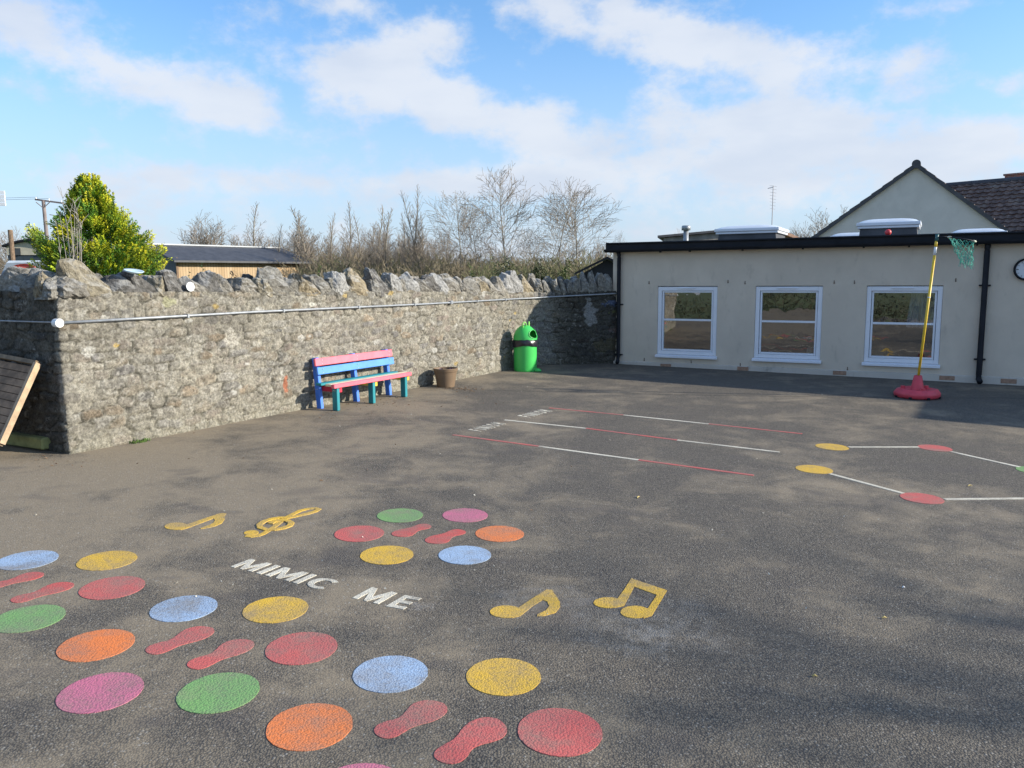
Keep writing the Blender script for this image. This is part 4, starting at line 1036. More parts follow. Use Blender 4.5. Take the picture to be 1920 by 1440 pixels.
# windows
for wi, (a, b) in enumerate(WINS):
    w = b-a; fr = MB(); y0, y1 = .012, .085; e_ = .066
    def rect(mb, x0, x1, z0, z1, ya, yb, bev=.003): mb.box(((x0+x1)/2, (ya+yb)/2, (z0+z1)/2), (x1-x0, yb-ya, z1-z0), None, bev)
    rect(fr, a+.002, a+e_, WZ0+.06, WZ1-.012, y0, y1); rect(fr, b-e_, b-.002, WZ0+.06, WZ1-.012, y0, y1)
    rect(fr, a+e_, b-e_, WZ1-e_-.012, WZ1-.012, y0+.001, y1); rect(fr, a+e_, b-e_, WZ0+.06, WZ0+.06+e_*.9, y0+.001, y1)
    o = fr.build('window', M_['upvc'], sch)
    sa = MB(); g0 = e_+.006; s1 = .028
    zl, zh = WZ0+.06+e_*.9+.003, WZ1-e_-.012-.003; zm = (zl+zh)/2+.02
    rect(sa, a+g0, a+g0+s1, zl, zh, .030, .078); rect(sa, b-g0-s1, b-g0, zl, zh, .030, .078)
    rect(sa, a+g0+s1, b-g0-s1, zh-s1, zh, .031, .078); rect(sa, a+g0+s1, b-g0-s1, zl, zl+s1, .031, .078); rect(sa, a+g0+s1, b-g0-s1, zm-.016, zm+.016, .026, .078)
    sa.build('sash', M_['upvc'], o)
    rect2 = [(a+g0+s1-.004, zl+s1-.004, zm-.012), (a+g0+s1-.004, zm+.012, zh-s1+.004)]
    for (xa, za, zb) in rect2:
        xb = b-g0-s1+.004; tl = rnd.uniform(-.004, .004)
        MB().add([(xa, .055, za), (xb, .055, za), (xb, .055+tl, zb), (xa, .055+tl, zb)], [(0, 1, 2, 3)]).build('pane', M_['glass'], o)
    si = MB(); si.hexa([(a-.02, -.055, WZ0+.008), (a-.02, .012, WZ0+.004), (a-.02, .012, WZ0+.058), (a-.02, -.055, WZ0+.034)], [(b+.02, -.055, WZ0+.008), (b+.02, .012, WZ0+.004), (b+.02, .012, WZ0+.058), (b+.02, -.055, WZ0+.034)])
    si.build('sill', M_['upvc'], o)
    ve = MB(); ve.box(((a+b)/2-.02, .004, WZ1-.038), (.30, .018, .016), None, .003); ve.build('trickle_vent', M_['upvc'], o)
# downpipes
for s_, r_, b_, clips in ((-.065, .033, .10, (1.16, .30)), (5.33, .038, .10, (1.47, .43))):
    z0 = lz(s_)
    mb = MB().tube([(s_, -.10, FZ0+.01), (s_, -.058, FZ0-.05), (s_, -.056, FZ0-.09), (s_, -.056, z0+.13), (s_, -.07, z0+.07), (s_+.015, -.14, z0+.035)], r_, 14)
    mb.build('downpipe', M_['black'], sch, smooth=True)
    for c in clips: MB().box((s_, -.030, c), (r_*2+.07, .05, .022), None, .004).build('pipe_clip', M_['black'], sch)
# the wing beyond the right edge of the photo, whose shadow reaches across the tarmac
MB().box((11.2, -.62, .95), (2.8, 1.24, 2.5)).build('side_wing', M_['render'], sch)

def inside_thing(name, lab, cat, s_, y, z, mk):
    p = fp(s_, z, -y); e = mk(); e.location = p; e.rotation_euler = (0, 0, BA); return meta(e, lab, cat)
def cyl(name, r, h, mat): return MB().lathe([(.001, 0), (r*.9, 0), (r, h*.1), (r, h*.9), (r*.9, h), (.001, h)], n=20).build(name, mat, smooth=True)
inside_thing('storage_tub', 'pale green tub on the window sill inside the middle window', 'tub', 3.0, .45, .33, lambda: cyl('storage_tub', .055, .15, simple('pale_green', (.30, .42, .38), .6)))
inside_thing('cup', 'white cup on the window sill inside the middle window', 'cup', 2.38, .45, .33, lambda: cyl('cup', .032, .075, M_['white']))
inside_thing('play_cushion', 'dull green cushion lying inside the right hand window', 'cushion', 3.98, .6, .33, lambda: MB().lathe([(.001, 0), (.12, .02), (.15, .08), (.12, .15), (.001, .17)], n=20).build('play_cushion', simple('green_fabric', (.06, .11, .06), .9), smooth=True))
for s_, zt in ((2.7, .32), (4.3, .32), (1.1, .32)):
    inside_thing('low_table', {2.7: 'dark low table inside behind the middle window', 4.3: 'dark low table inside behind the right hand window', 1.1: 'dark low table inside behind the left hand window'}[s_], 'table', s_, .6, 0,
        lambda: MB().box((0, 0, zt-.01), (1.15, .5, .03), None, .005).box((-.5, 0, zt/2), (.04, .4, zt-.06)).box((.5, 0, zt/2), (.04, .4, zt-.06)).build('low_table', M_['darkwood']))
def curtain():
    v = []; n_ = 40
    for i in range(n_+1):
        x = .38*i/n_; y = .025*math.sin(i*1.15)+.01*math.sin(i*.37)
        v += [(x+.05*0, y, 0), (x*.82+.06, y*.7, .62)]
    return mesh_obj('curtain', v, [(2*i, 2*i+2, 2*i+3, 2*i+1) for i in range(n_)], simple('white_curtain', (.70, .70, .72), .9, .1, 14, bstr=0), smooth=True)
inside_thing('curtain', 'white gathered curtain at the right of the right hand window', 'curtain', 4.36, .22, .85, curtain)

# clock
pc = onplane(1924, 505, B0, BN); ck = empty('wall_clock', fp((pc[:2]-B0)@BT, pc[2], .0), BA, label='round outdoor wall clock with thick black rim at the right edge', cat='clock')
Rk = Matrix.Rotation(rad(90), 3, 'X')
MB().lathe([(.001, .004), (.262, .004), (.272, .02), (.268, .05), (.24, .065), (.222, .05), (.218, .035)], n=64, R=Rk).build('rim', M_['black'], ck, smooth=True)
MB().lathe([(.221, .034), (.001, .034)], n=64, R=Rk).build('dial', simple('clock_dial', (.62, .66, .70), .4, .02, 3, bstr=0), ck)
for k in range(12):
    a = math.pi/6*k; w, h = (.014, .05) if k % 3 == 0 else (.007, .035)
    MB().box((.185*math.sin(a), -.0375, .185*math.cos(a)), (w, .004, h), Matrix.Rotation(a, 3, 'Y')).build('hour_mark', M_['black'], ck)
MB().box((.045, -.041, .035), (.012, .003, .13), Matrix.Rotation(rad(52), 3, 'Y')).build('hour_hand', M_['black'], ck)
MB().box((-.03, -.045, .07), (.009, .003, .17), Matrix.Rotation(rad(-23), 3, 'Y')).build('minute_hand', M_['black'], ck)

for ch in ck.children:
    for v in ch.data.vertices: v.co.x *= .56; v.co.z *= .56
# skylights standing on the flat roof
def skylight(Xa, Xb, Ytop, lab, zz0=.40):
    zt = FZ1+zz0; Xm = (Xa+Xb)/2
    r_ = ray(Xm, Ytop); k_ = (zt-1.62)/r_[2]; c = EYE+r_*k_; half = (Xb-Xa)/2/F*float((c-EYE)@CW)*.93
    e = empty('roof_skylight', (c[0], c[1], FZ1-.015+zz0-.40), BA, label=lab, cat='skylight', group='domed skylights on the flat roof')
    h = half/1.0
    mb = MB(); mb.hexa([(-h*.93, -h*.93, 0), (h*.93, -h*.93, 0), (h*.93, h*.93, 0), (-h*.93, h*.93, 0)], [(-h*.88, -h*.88, .24), (h*.88, -h*.88, .24), (h*.88, h*.88, .24), (-h*.88, h*.88, .24)]); mb.build('upstand', M_['slate'], e)
    mb = MB(); mb.box((0, 0, .262), (h*1.92, h*1.92, .04), None, .006); mb.box((0, 0, .315), (h*2, h*2, .06), None, .01); mb.build('frame', M_['upvc'], e)
    v = []; n_ = 16
    for i in range(n_+1):
        for j in range(n_+1):
            x, y = -1+2*i/n_, -1+2*j/n_; v.append((x*h*.96, y*h*.96, .342+.075*((1-x**4)*(1-y**4))**.6))
    f = [(i*(n_+1)+j, (i+1)*(n_+1)+j, (i+1)*(n_+1)+j+1, i*(n_+1)+j+1) for i in range(n_) for j in range(n_)]
    mesh_obj('dome', v, f, M_['dome'], e, smooth=True)
skylight(1349, 1473, 423.5, 'white framed domed skylight on the roof above the left and middle windows')
skylight(1611, 1726, 411.5, 'white framed domed skylight on the roof behind the small red ball')
skylight(1560, 1640, 437, 'distant skylight dome peeping out left of the ball skylight', .33)
skylight(1786, 1882, 429.5, 'low skylight dome on the roof right of the ball hoop pole', .33)
q = onplane(1665, 441, B0+BN*(-.05), BN)
bm = bmesh.new(); bmesh.ops.create_uvsphere(bm, u_segments=20, v_segments=14, radius=.045); o = MB().bm(bm).build('small_ball', simple('red_ball', (.65, .05, .06), .5, .3, 14, bstr=0), smooth=True)
o.location = (q[0], q[1], FZ1+.045); meta(o, 'small red ball resting on the edge of the flat roof', 'ball')

# ------------------------------------------------------------------ gabled house behind
GA = BA; GT = np.array([math.cos(GA), math.sin(GA)]); GN = np.array([GT[1], -GT[0]])
ap = at(1718, 312, 24.0)
def gpl(X, Y, off=0.): return onplane(X, Y, ap[:2]+GN*off, GN)
gl, gr = gpl(1533, 443), gpl(1884, 433)
hw = (np.linalg.norm((gl-ap)[:2])/((ap[2]-gl[2]))+np.linalg.norm((gr-ap)[:2])/((ap[2]-gr[2])))/2   # run per unit of fall
hs = empty('gabled_house', (ap[0], ap[1], 0), GA, label='grey rendered gabled house with dark tiled roof behind the flat roofed block', cat='house')
slL = np.linalg.norm((gl-ap)[:2])/(ap[2]-gl[2]); slR = np.linalg.norm((gr-ap)[:2])/(ap[2]-gr[2]); az_ = float(ap[2])
zb = az_-2.9; xl, xr = -2.9*slL, 2.9*slR
MB().add([(xl, 0, -.5), (xr, 0, -.5), (xr, 0, zb), (0, 0, az_-.02), (xl, 0, zb)], [(0, 1, 2, 3, 4)]).add([(xl, 0, -.5), (xl, 7, -.5), (xl, 7, zb), (xl, 0, zb)], [(0, 3, 2, 1)]).add([(xr, 0, -.5), (xr, 7, -.5), (xr, 7, zb), (xr, 0, zb)], [(0, 1, 2, 3)]).build('wall', M_['gable'], hs)

def tile_roof(p0, du, dv, nu, nv, amp=.022, step=.025):
    """interlocking pan tiles: p0 lower corner, du along the eave, dv up the slope"""
    p0, du, dv = (np.array(q, float) for q in (p0, du, dv)); nr = np.cross(du, dv); nr /= np.linalg.norm(nr)
    v = []; f = []; k = 8
    for r in range(nv):
        for e_ in (0, 1):
            for c in range(nu*k+1):
                u = c/(nu*k); w = (r+e_*1.03)/nv; ph = (c % k)/k
                hgt = amp*(1-abs(math.cos(math.pi*ph)))*1.4+(step if e_ == 0 else 0)+.004*math.sin(c//k*12.9+r*7.7)
                v.append(p0+du*u+dv*min(w, 1)+nr*hgt)
        b = r*2*(nu*k+1)
        for c in range(nu*k): f.append((b+c, b+c+1, b+nu*k+1+c+1, b+nu*k+1+c))
        if r:    # the riser under each course
            pb = (r*2-1)*(nu*k+1)
            for c in range(nu*k): f.append((pb+c, pb+c+1, b+c+1, b+c))
    return v, f
m, t, b = new_mat('concrete_tiles'); P = pos(t)
n = t.noise(P, 5, 6, .7); c = t.mix(t.ss(n, .35, .7), (.085, .055, .045), (.22, .155, .125)); c = t.mix(t.m('MULTIPLY', t.ss(t.noise(P, 2.2, 4), .5, .7), .5), c, (.30, .25, .20))
t.put(b.inputs['Base Color'], c); b.inputs['Roughness'].default_value = .8; bump(t, b, n, .4, .01); M_['tile'] = m
ov = .10
for sl, sg in ((slL, -1), (slR, 1)):
    tp = np.array([0, -ov, az_+.06]); lo = np.array([sg*2.95*sl, -ov, az_+.06-2.95]); L_ = np.linalg.norm(lo-tp)
    if sg < 0: v, f = tile_roof(lo+np.array([0, 7.2, 0]), (0, -7.2, 0), tp-lo, 26, 14)
    else: v, f = tile_roof(lo, (0, 7.2, 0), tp-lo, 26, 14)
    ro = mesh_obj('roof', v, f, M_['tile'], hs, smooth=False)
    # stepped verge
    nv = 14; vg = MB()
    for r in range(nv):
        a = lo+(tp-lo)*(r/nv); b_ = lo+(tp-lo)*((r+1.04)/nv); up0, up1 = .055, .03
        vg.hexa([a+[0, -.012, -.09], a+[0, .12, -.09], a+[0, .12, up0], a+[0, -.012, up0]], [b_+[0, -.012, -.09], b_+[0, .12, -.09], b_+[0, .12, up1], b_+[0, -.012, up1]])
    vg.v = [(x, y-.0007*(i//8), z) for i, (x, y, z) in enumerate(vg.v)]
    vg.build('verge', M_['slate'], ro)
MB().tube([(0, -ov-.03, az_+.06), (0, 7.1, az_+.06)], .12, 16).build('ridge_tile', M_['slate'], hs)
# the wing to the right, its ridge running off the frame
rA = at(1775, 348, 27.); rB = at(1990, 338.5, 24.6)
def loc(p): d = np.array(p)-np.array(hs.location); c_, s_ = math.cos(-GA), math.sin(-GA); return np.array([d[0]*c_-d[1]*s_, d[0]*s_+d[1]*c_, d[2]])
la, lb = loc(rA), loc(rB); lb[2] = la[2]; du = lb-la; la2 = la-du*.1; lb2 = lb+du*1.3; du = lb2-la2
dn = np.array([du[1], -du[0], 0]); dn = dn/np.linalg.norm(dn); dn = dn if dn[1] < 0 else -dn
low = la2+dn*2.6+np.array([0, 0, -1.95])
v, f = tile_roof(low, du, la2-low, int(np.linalg.norm(du)/.21), 15, .025, .032); wr = mesh_obj('roof', v, f, M_['tile'], hs)
rm = MB(); k = 14
for i in range(k): rm.tube([la2+du*i/k+[0, 0, -.02], la2+du*(i+1.02)/k+[0, 0, -.02]], .11, 10)
rm.v = [(x, y, z) for x, y, z in rm.v]; rm.build('ridge_tile', M_['slate'], wr)
bk = low+np.array([0, 0, -.05]); MB().add([bk+[0, 0, -3], bk+du+[0, 0, -3], bk+du, bk], [(0, 1, 2, 3)]).build('wall', M_['gable'], hs)
cA = loc(at(1890, 330, 26.2)); cB = loc(at(1990, 330, 25.2)); cm = (cA+cB)/2; cw_ = np.linalg.norm((cB-cA)[:2])
m, t, b = new_mat('chimney_brick'); P = obco(t); bt = t.node('ShaderNodeTexBrick'); t.put(bt.inputs['Vector'], t.scale(P, (1, 1, 1))); bt.inputs['Scale'].default_value = 4.5
bt.inputs['Color1'].default_value = (.28, .11, .075, 1); bt.inputs['Color2'].default_value = (.20, .09, .07, 1); bt.inputs['Mortar'].default_value = (.2, .17, .15, 1); t.put(b.inputs['Base Color'], bt.outputs[0])
MB().box((cm[0], cm[1]+.2, cm[2]-.5), (cw_, .6, 1.25), Matrix.Rotation(math.atan2(du[1], du[0]), 3, 'Z')).box((cm[0], cm[1]+.2, cm[2]+.10), (cw_+.08, .68, .06), Matrix.Rotation(math.atan2(du[1], du[0]), 3, 'Z'), .01).build('chimney', m, hs)

# low building beyond the flat roof, with flue, aerial
def quad_wall(name, pts, mat, parent): return mesh_obj(name, pts, [tuple(range(len(pts)))], mat, parent)
D2 = 30.
lbp = at(1242, 470, D2)
lb_ = empty('low_outbuilding', (lbp[0], lbp[1], 0), label='low tan building with thin sloping roof seen beyond the flat roof', cat='building')
Lo = np.array(lb_.location)
a0, a1, a2, a3 = at(1244, 446, D2), at(1350, 440, D2), at(1442, 427, D2+.4), at(1492, 446, D2+3)
M_['tan'] = simple('tan_render', (.42, .33, .20), .9, .12, 3, bstr=.1)
M_['greyboard'] = simple('grey_boards', (.27, .25, .22), .9, .2, 5)
gnd = lambda p: np.array([p[0], p[1], -.3])
bkv = np.array([1.0, 4.0, 0])
mb = MB(); mb.add([gnd(a0)-Lo, gnd(a2)-Lo, a2-Lo, a0-Lo, gnd(a0)+bkv-Lo, gnd(a2)+bkv-Lo, a2+bkv-Lo, a0+bkv-Lo], [(0, 1, 2, 3), (5, 4, 7, 6), (4, 0, 3, 7)]); mb.build('wall', M_['greyboard'], lb_)
mb = MB(); mb.add([gnd(a2)-Lo, gnd(a3)-Lo, a3-Lo, a2-Lo], [(0, 1, 2, 3)]); mb.build('end_wall', M_['tan'], lb_)
mb = MB(); u3 = np.array([0, 0, .05]); fo_ = np.array([-.05, -.18, 0])
mb.hexa([a0-Lo+fo_-[.2, 0, 0], a0-Lo+bkv-[.2, 0, 0], a0-Lo+bkv+u3*1.6-[.2, 0, 0], a0-Lo+fo_+u3*1.6-[.2, 0, 0]], [a2-Lo+fo_, a2-Lo+bkv, a2-Lo+bkv+u3*1.6, a2-Lo+fo_+u3*1.6]); mb.build('roof', M_['slate'], lb_)
mb = MB(); mb.hexa([a2-Lo+fo_+[.01, 0, -.05], a2-Lo+bkv+[.01, 0, -.05], a2-Lo+bkv+[.01, 0, .1], a2-Lo+fo_+[.01, 0, .1]], [a3-Lo+fo_+[.3, 0, -.15], a3-Lo+bkv+[.3, 0, -.15], a3-Lo+bkv+[.3, 0, -.05], a3-Lo+fo_+[.3, 0, -.05]]); mb.build('roof', simple('brown_tiles', (.16, .09, .06), .8, .3, 8), lb_)
p = at(1286, 452, 27.); fl = empty('metal_flue', (p[0], p[1], 1.9), label='short metal flue pipe standing behind the flat roof', cat='flue')
hF = float(at(1286, 423, 27.)[2])-1.9
MB().tube([(0, 0, 0), (0, 0, hF-.12)], .085, 16).build('pipe', M_['galv'], fl, smooth=True); MB().lathe([(.09, hF-.16), (.145, hF-.15), (.145, hF-.02), (.12, hF), (.001, hF+.005)], n=20).build('cowl', M_['galv'], fl, smooth=True)
p = at(1447, 432, 29.); p1 = at(1447.5, 348, 29.); an = empty('roof_aerial', p, label='tall thin television aerial against the sky above the roof', cat='aerial')
M_['alu'] = simple('aluminium', (.33, .32, .33), .5, .1, 8, metal=.3, bstr=0)
hA = float(p1[2]-p[2]); MB().tube([(0, 0, -.6), (0, 0, hA)], .014, 8).build('mast', M_['alu'], an)
MB().tube([(0, 0, hA-.05), (.1, .9, hA-.0)], .012, 6).build('boom', M_['alu'], an)
for k in range(8):
    z_ = hA-.02-.118*k*.95; w_ = .13-.004*k; MB().tube([(-w_, -.02-.02*(k % 2), z_+.02), (w_, .02, z_-.01)], .005, 6).build('element', M_['alu'], an)

# ------------------------------------------------------------------ ball hoop stand
p = G(1719, 744); z0 = float(gh(p[0], p[1])); bs = empty('ball_hoop_stand', (p[0], p[1], z0), rad(-20), label='yellow pole with green net on a red plastic base before the right window', cat='hoop stand')
M_['redpl'] = simple('faded_red_plastic', (.62, .06, .09), .5, .12, 7, dirt=.12, bscale=20, bstr=.1, dirtcol=(.3, .12, .12)); M_['ypole'] = simple('yellow_pole', (.78, .52, .04), .45, .08, 8, dirt=.2)
mb = MB(); n_ = 64; prof = [(.245, 0), (.268, .012), (.275, .05), (.272, .06), (.238, .105), (.215, .112), (.19, .104), (.12, .088), (.07, .085)]
v = []
for r, z in prof:
    for k in range(n_):
        a = 2*math.pi*k/n_; q = 1+.005*math.cos(8*a); v.append((r*q*math.cos(a), r*q*math.sin(a), z+(.004*math.cos(3*a+1) if .09 < z < .12 else 0)))
f = [(i*n_+k, i*n_+(k+1) % n_, (i+1)*n_+(k+1) % n_, (i+1)*n_+k) for i in range(len(prof)-1) for k in range(n_)]
mesh_obj('base', v, f, M_['redpl'], bs, smooth=True)
for k in range(8):
    a = 2*math.pi*(k+.5)/8; MB().box((.268*math.cos(a), .268*math.sin(a), .012), (.03, .035, .026), Matrix.Rotation(a, 3, 'Z'), .004).build('foot_slot', M_['black'], bs)
for k in range(3):
    a = 2*math.pi*k/3+.8; MB().tube([(.17*math.cos(a), .17*math.sin(a), .09), (.17*math.cos(a), .17*math.sin(a), .135)], .026, 12).build('filler_cap', M_['redpl'], bs)
MB().lathe([(.085, .082), (.08, .1), (.048, .27), (.044, .278), (.03, .28)], n=32).build('socket', M_['redpl'], bs, smooth=True)
def at_depth(X, Y, P0):    # point seen at (X, Y) on the vertical plane facing the camera through P0
    n = np.array([P0[0], P0[1]])/math.hypot(P0[0], P0[1]); return onplane(X, Y, np.array(P0)[:2], n)
c_, s_ = math.cos(rad(20)), math.sin(rad(20))
def lcl(P_): d = np.array(P_)-np.array([p[0], p[1], z0]); return np.array([d[0]*c_-d[1]*s_, d[0]*s_+d[1]*c_, d[2]])
top = lcl(at_depth(1757.5, 439, p)); def_ = [(0, 0, .27)]
pt = lambda f_: np.array([0, 0, .2])+(top-np.array([0, 0, .2]))*f_
MB().tube([pt(0), pt(.86)], .0165, 14).build('pole', M_['ypole'], bs, smooth=True)
MB().tube([pt(.86), pt(.915)], .0172, 14).build('joint_sleeve', M_['white'], bs, smooth=True)
MB().tube([pt(.915), pt(.955)], .0165, 14).build('upper_pole', M_['ypole'], bs, smooth=True)
MB().tube([pt(.955), pt(1.0)], .020, 14).build('top_sleeve', simple('teal_sleeve', (.04, .12, .12), .4), bs, smooth=True)
MB().tube([pt(.574), pt(.581)], .019, 14).build('joint_ring', M_['white'], bs, smooth=True)
rl, rr_ = lcl(at_depth(1778, 444.5, p)), lcl(at_depth(1829, 453, p)); rc = (rl+rr_)/2; rh = np.linalg.norm(rr_-rl)/2; ax = (rr_-rl)/np.linalg.norm(rr_-rl); ay = np.array([-ax[1], ax[0], 0]); ay /= np.linalg.norm(ay)
ring = [rc+rh*(math.cos(a)*ax+math.sin(a)*ay) for a in [2*math.pi*k/40 for k in range(41)]]
MB().tube(ring, .009, 8, cap=False).build('hoop', M_['black'], bs, smooth=True)
for k0 in (0, 20): MB().tube([ring[(k0+j) % 40] for j in range(-4, 5)], .0125, 8).build('hoop_tape', simple('cream_tape', (.50, .52, .42), .8) if 'cream_tape' not in bpy.data.materials else bpy.data.materials['cream_tape'], bs, smooth=True)
MB().tube([pt(.985), rl], .010, 8).build('arm', M_['black'], bs, smooth=True)
M_['net'] = simple('green_net', (.05, .36, .28), .7, .2, 30, bstr=0)
nm = MB(); rn_ = random.Random(4); NS, NR = 14, 8; H_ = .29
def npnt(i, j):
    f_ = j/NR; a = 2*math.pi*(i+.5*(j % 2))/NS; r_ = rh*(1-.55*f_**.6); sh = .07*f_
    q = rc+r_*(math.cos(a)*ax+math.sin(a)*ay*.8)+np.array([0, 0, -H_*f_])+ax*sh
    return q
NPT = {(i, j): npnt(i, j)+(np.array([rn_.uniform(-.012, .012) for _ in range(3)]) if j else 0) for i in range(NS) for j in range(NR+1)}
for j in range(NR):
    for i in range(NS):
        b0_ = NPT[(i, j)]; t1, t2 = (NPT[(i, j+1)], NPT[((i-1) % NS, j+1)]) if j % 2 == 0 else (NPT[(i, j+1)], NPT[((i+1) % NS, j+1)])
        for q in (t1, t2):
            mpt = (b0_+q)/2+np.array([0, 0, -.004]); nm.tube([b0_, mpt, q], .0028, 4, cap=False)
for i in range(NS):
    e0 = NPT[(i, NR)]; nm.tube([e0, e0+[rn_.uniform(-.02, .03), rn_.uniform(-.02, .02), -rn_.uniform(.01, .05)]], .0025, 4, cap=False)
nm.build('net', M_['net'], bs)

# ------------------------------------------------------------------ far buildings and poles on the left
A_ = at(331, 520, 42.); B_ = at(560, 520, 48.); A_[2] = B_[2] = 0
sg = math.atan2(B_[1]-A_[1], B_[0]-A_[0]); L_ = float(np.linalg.norm((B_-A_)[:2]))
sh = empty('timber_shed', A_, sg, label='long timber clad shed with dark low pitched roof beyond the wall', cat='shed')
ez = float(at(350, 487, 42.5)[2]); rz_ = float(at(293, 462, 44)[2])+.0
M_['clad'] = mat_boards('vertical_cladding', (.42, .29, .16), (.54, .40, .25), sg, .16)
M_['greyclad'] = mat_boards('grey_cladding', (.10, .11, .125), (.14, .15, .165), sg+math.pi/2, .2)
DW = 5.2
MB().add([(0, 0, -.3), (L_, 0, -.3), (L_, 0, ez), (0, 0, ez)], [(0, 1, 2, 3)]).build('front_wall', M_['clad'], sh)
for x_ in (0, L_): MB().add([(x_, 0, -.3), (x_, DW, -.3), (x_, DW, ez), (x_, DW/2, rz_-.05), (x_, 0, ez)], [(0, 1, 2, 3, 4)]).build('end_wall', M_['greyclad'], sh)
ex = .75; rf = MB()
sl_ = (rz_-ez)/(DW/2)
rf.hexa([(-.35, -.5, ez-.5*sl_), (-.35, -.5, ez-.5*sl_+.1), (-.35, DW/2, rz_+.1), (-.35, DW/2, rz_)], [(L_+ex, -.5, ez-.5*sl_), (L_+ex, -.5, ez-.5*sl_+.1), (L_+ex, DW/2, rz_+.1), (L_+ex, DW/2, rz_)])
rf.hexa([(-.35, DW+.5, ez-.5*sl_), (-.35, DW+.5, ez-.5*sl_+.1), (-.35, DW/2+.004, rz_+.1), (-.35, DW/2+.004, rz_)], [(L_+ex, DW+.5, ez-.5*sl_), (L_+ex, DW+.5, ez-.5*sl_+.1), (L_+ex, DW/2+.004, rz_+.1), (L_+ex, DW/2+.004, rz_)])
ro = rf.build('roof', M_['slate'], sh)
MB().box((L_/2+.1, DW/2, rz_+.12), (L_+1.0, .22, .07)).build('ridge_capping', M_['galv'], ro)
MB().box((.05, -.03, ez/2), (.12, .06, ez+.2)).build('corner_post', M_['darkwood'], sh)
MB().box((L_-.05, -.03, ez/2-.1), (.14, .06, ez)).build('corner_post', M_['timber'], sh)

# arched roof hut
hp = at(15, 500, 50.); h0 = empty('arched_roof_hut', (hp[0], hp[1], 0), rad(8), label='cream hut with curved black roof behind the conifer at far left', cat='hut')
zr = float(at(42, 450, 50)[2]); ze = float(at(12, 462, 50)[2]); zc = float(at(40, 478, 50)[2]); Wd = 3.1
arc = [(-.15+(Wd+.3)*k/16, ze-.05+(zr-ze)*math.sin(math.pi*k/16)) for k in range(17)]
M_['cream'] = simple('cream_boards', (.42, .39, .31), .8, .1, 3)
body = [(0, ze-.02)]+[(min(max(x, 0), Wd), z-.03) for x, z in arc[1:-1]]+[(Wd, ze-.02)]
mb = MB(); n_ = len(body)
mb.add([(x, 0, z) for x, z in body]+[(Wd, 0, zc), (0, 0, zc)]+[(x, 5, z) for x, z in body]+[(Wd, 5, zc), (0, 5, zc)], [tuple(range(n_+2))[::-1], tuple(range(n_+2, 2*n_+4))]+[(n_, n_-1, 2*n_+1, 2*n_+2)]); mb.build('wall', M_['cream'], h0)
MB().box((Wd/2, 2.5, zc/2-.15), (Wd-.05, 4.9, zc+.3)).build('dark_skirt', simple('navy_boards', (.03, .045, .06), .7), h0)
mb = MB(); v = [(x, -.25, z+dz) for dz in (0, .12) for x, z in arc]+[(x, 5.2, z+dz) for dz in (0, .12) for x, z in arc]; k = 17
mb.add(v, [(i, i+1, k+i+1, k+i) for i in range(16)]+[(k+i, k+i+1, 3*k+i+1, 3*k+i) for i in range(16)]+[(i+1, i, 2*k+i, 2*k+i+1) for i in range(16)]+[(0, k, 3*k, 2*k), (k-1, 3*k-1, 4*k-1, 2*k-1)]); mb.build('roof', M_['black'], h0)
for x in (.55, 2.1): MB().box((x, -.02, ze-.32), (.5, .06, .42)).build('window', simple('dark_pane', (.05, .055, .06), .3) if 'dark_pane' not in bpy.data.materials else bpy.data.materials['dark_pane'], h0)
p = at(25, 500, 40.); o = MB().tube([(0, 0, -.2), (0, 0, float(at(22.5, 431, 40.)[2]))], [.13, .11], 10).build('short_post', M_['darkwood']); o.location = (p[0], p[1], 0); meta(o, 'short dark post in front of the cream hut at far left', 'post')
# vehicle roof showing over the wall
p = at(14, 520, 26.); vn = empty('parked_van', (p[0], p[1], 0), rad(2), label='parked pale van with red bonnet, only its top showing over the wall at far left', cat='van')
zt = float(at(40, 489.5, 26.)[2]); M_['carred'] = simple('faded_red_paint', (.55, .10, .07), .4); M_['carwhite'] = simple('pale_car_paint', (.55, .60, .64), .35)
MB().hexa([(0, 0, zt-.05), (1.45, 0, zt-.05), (1.4, 2.6, zt-.05), (.05, 2.6, zt-.05)], [(.05, .08, zt+.02), (1.38, .08, zt+.02), (1.3, 2.5, zt+.02), (.1, 2.5, zt+.02)]).build('roof', M_['carwhite'], vn)
MB().hexa([(-.05, -.45, zt-.65), (1.5, -.45, zt-.65), (1.5, 2.7, zt-.65), (-.05, 2.7, zt-.65)], [(0, 0, zt-.053), (1.45, 0, zt-.053), (1.4, 2.6, zt-.053), (.05, 2.6, zt-.053)]).build('cab', simple('smoky_windscreen', (.25, .28, .30), .15), vn)
MB().box((.72, 1.2, zt/2-.25), (1.6, 4.4, zt-.85), None, .08).build('body', M_['carred'], vn)
mb = MB(); mb.lathe([(.001, 0), (.40, .0), (.44, .03), (.40, .06)], n=24, R=Matrix.Rotation(rad(62), 3, 'X') @ Matrix.Scale(.5, 3, (0, 1, 0))); mb.v = [(x+.68, y-.30, z+zt-.30) for x, y, z in mb.v]; mb.build('red_dash', M_['carred'], vn)
for x in (.0, 1.45):
    for y in (-.4, 2.9): MB().lathe([(.001, -.1), (.28, -.1), (.31, -.06), (.31, .06), (.28, .1), (.001, .1)], n=24, R=Matrix.Rotation(rad(90), 3, 'Y')).build('wheel', M_['black'], vn).location = (x, y, .31)

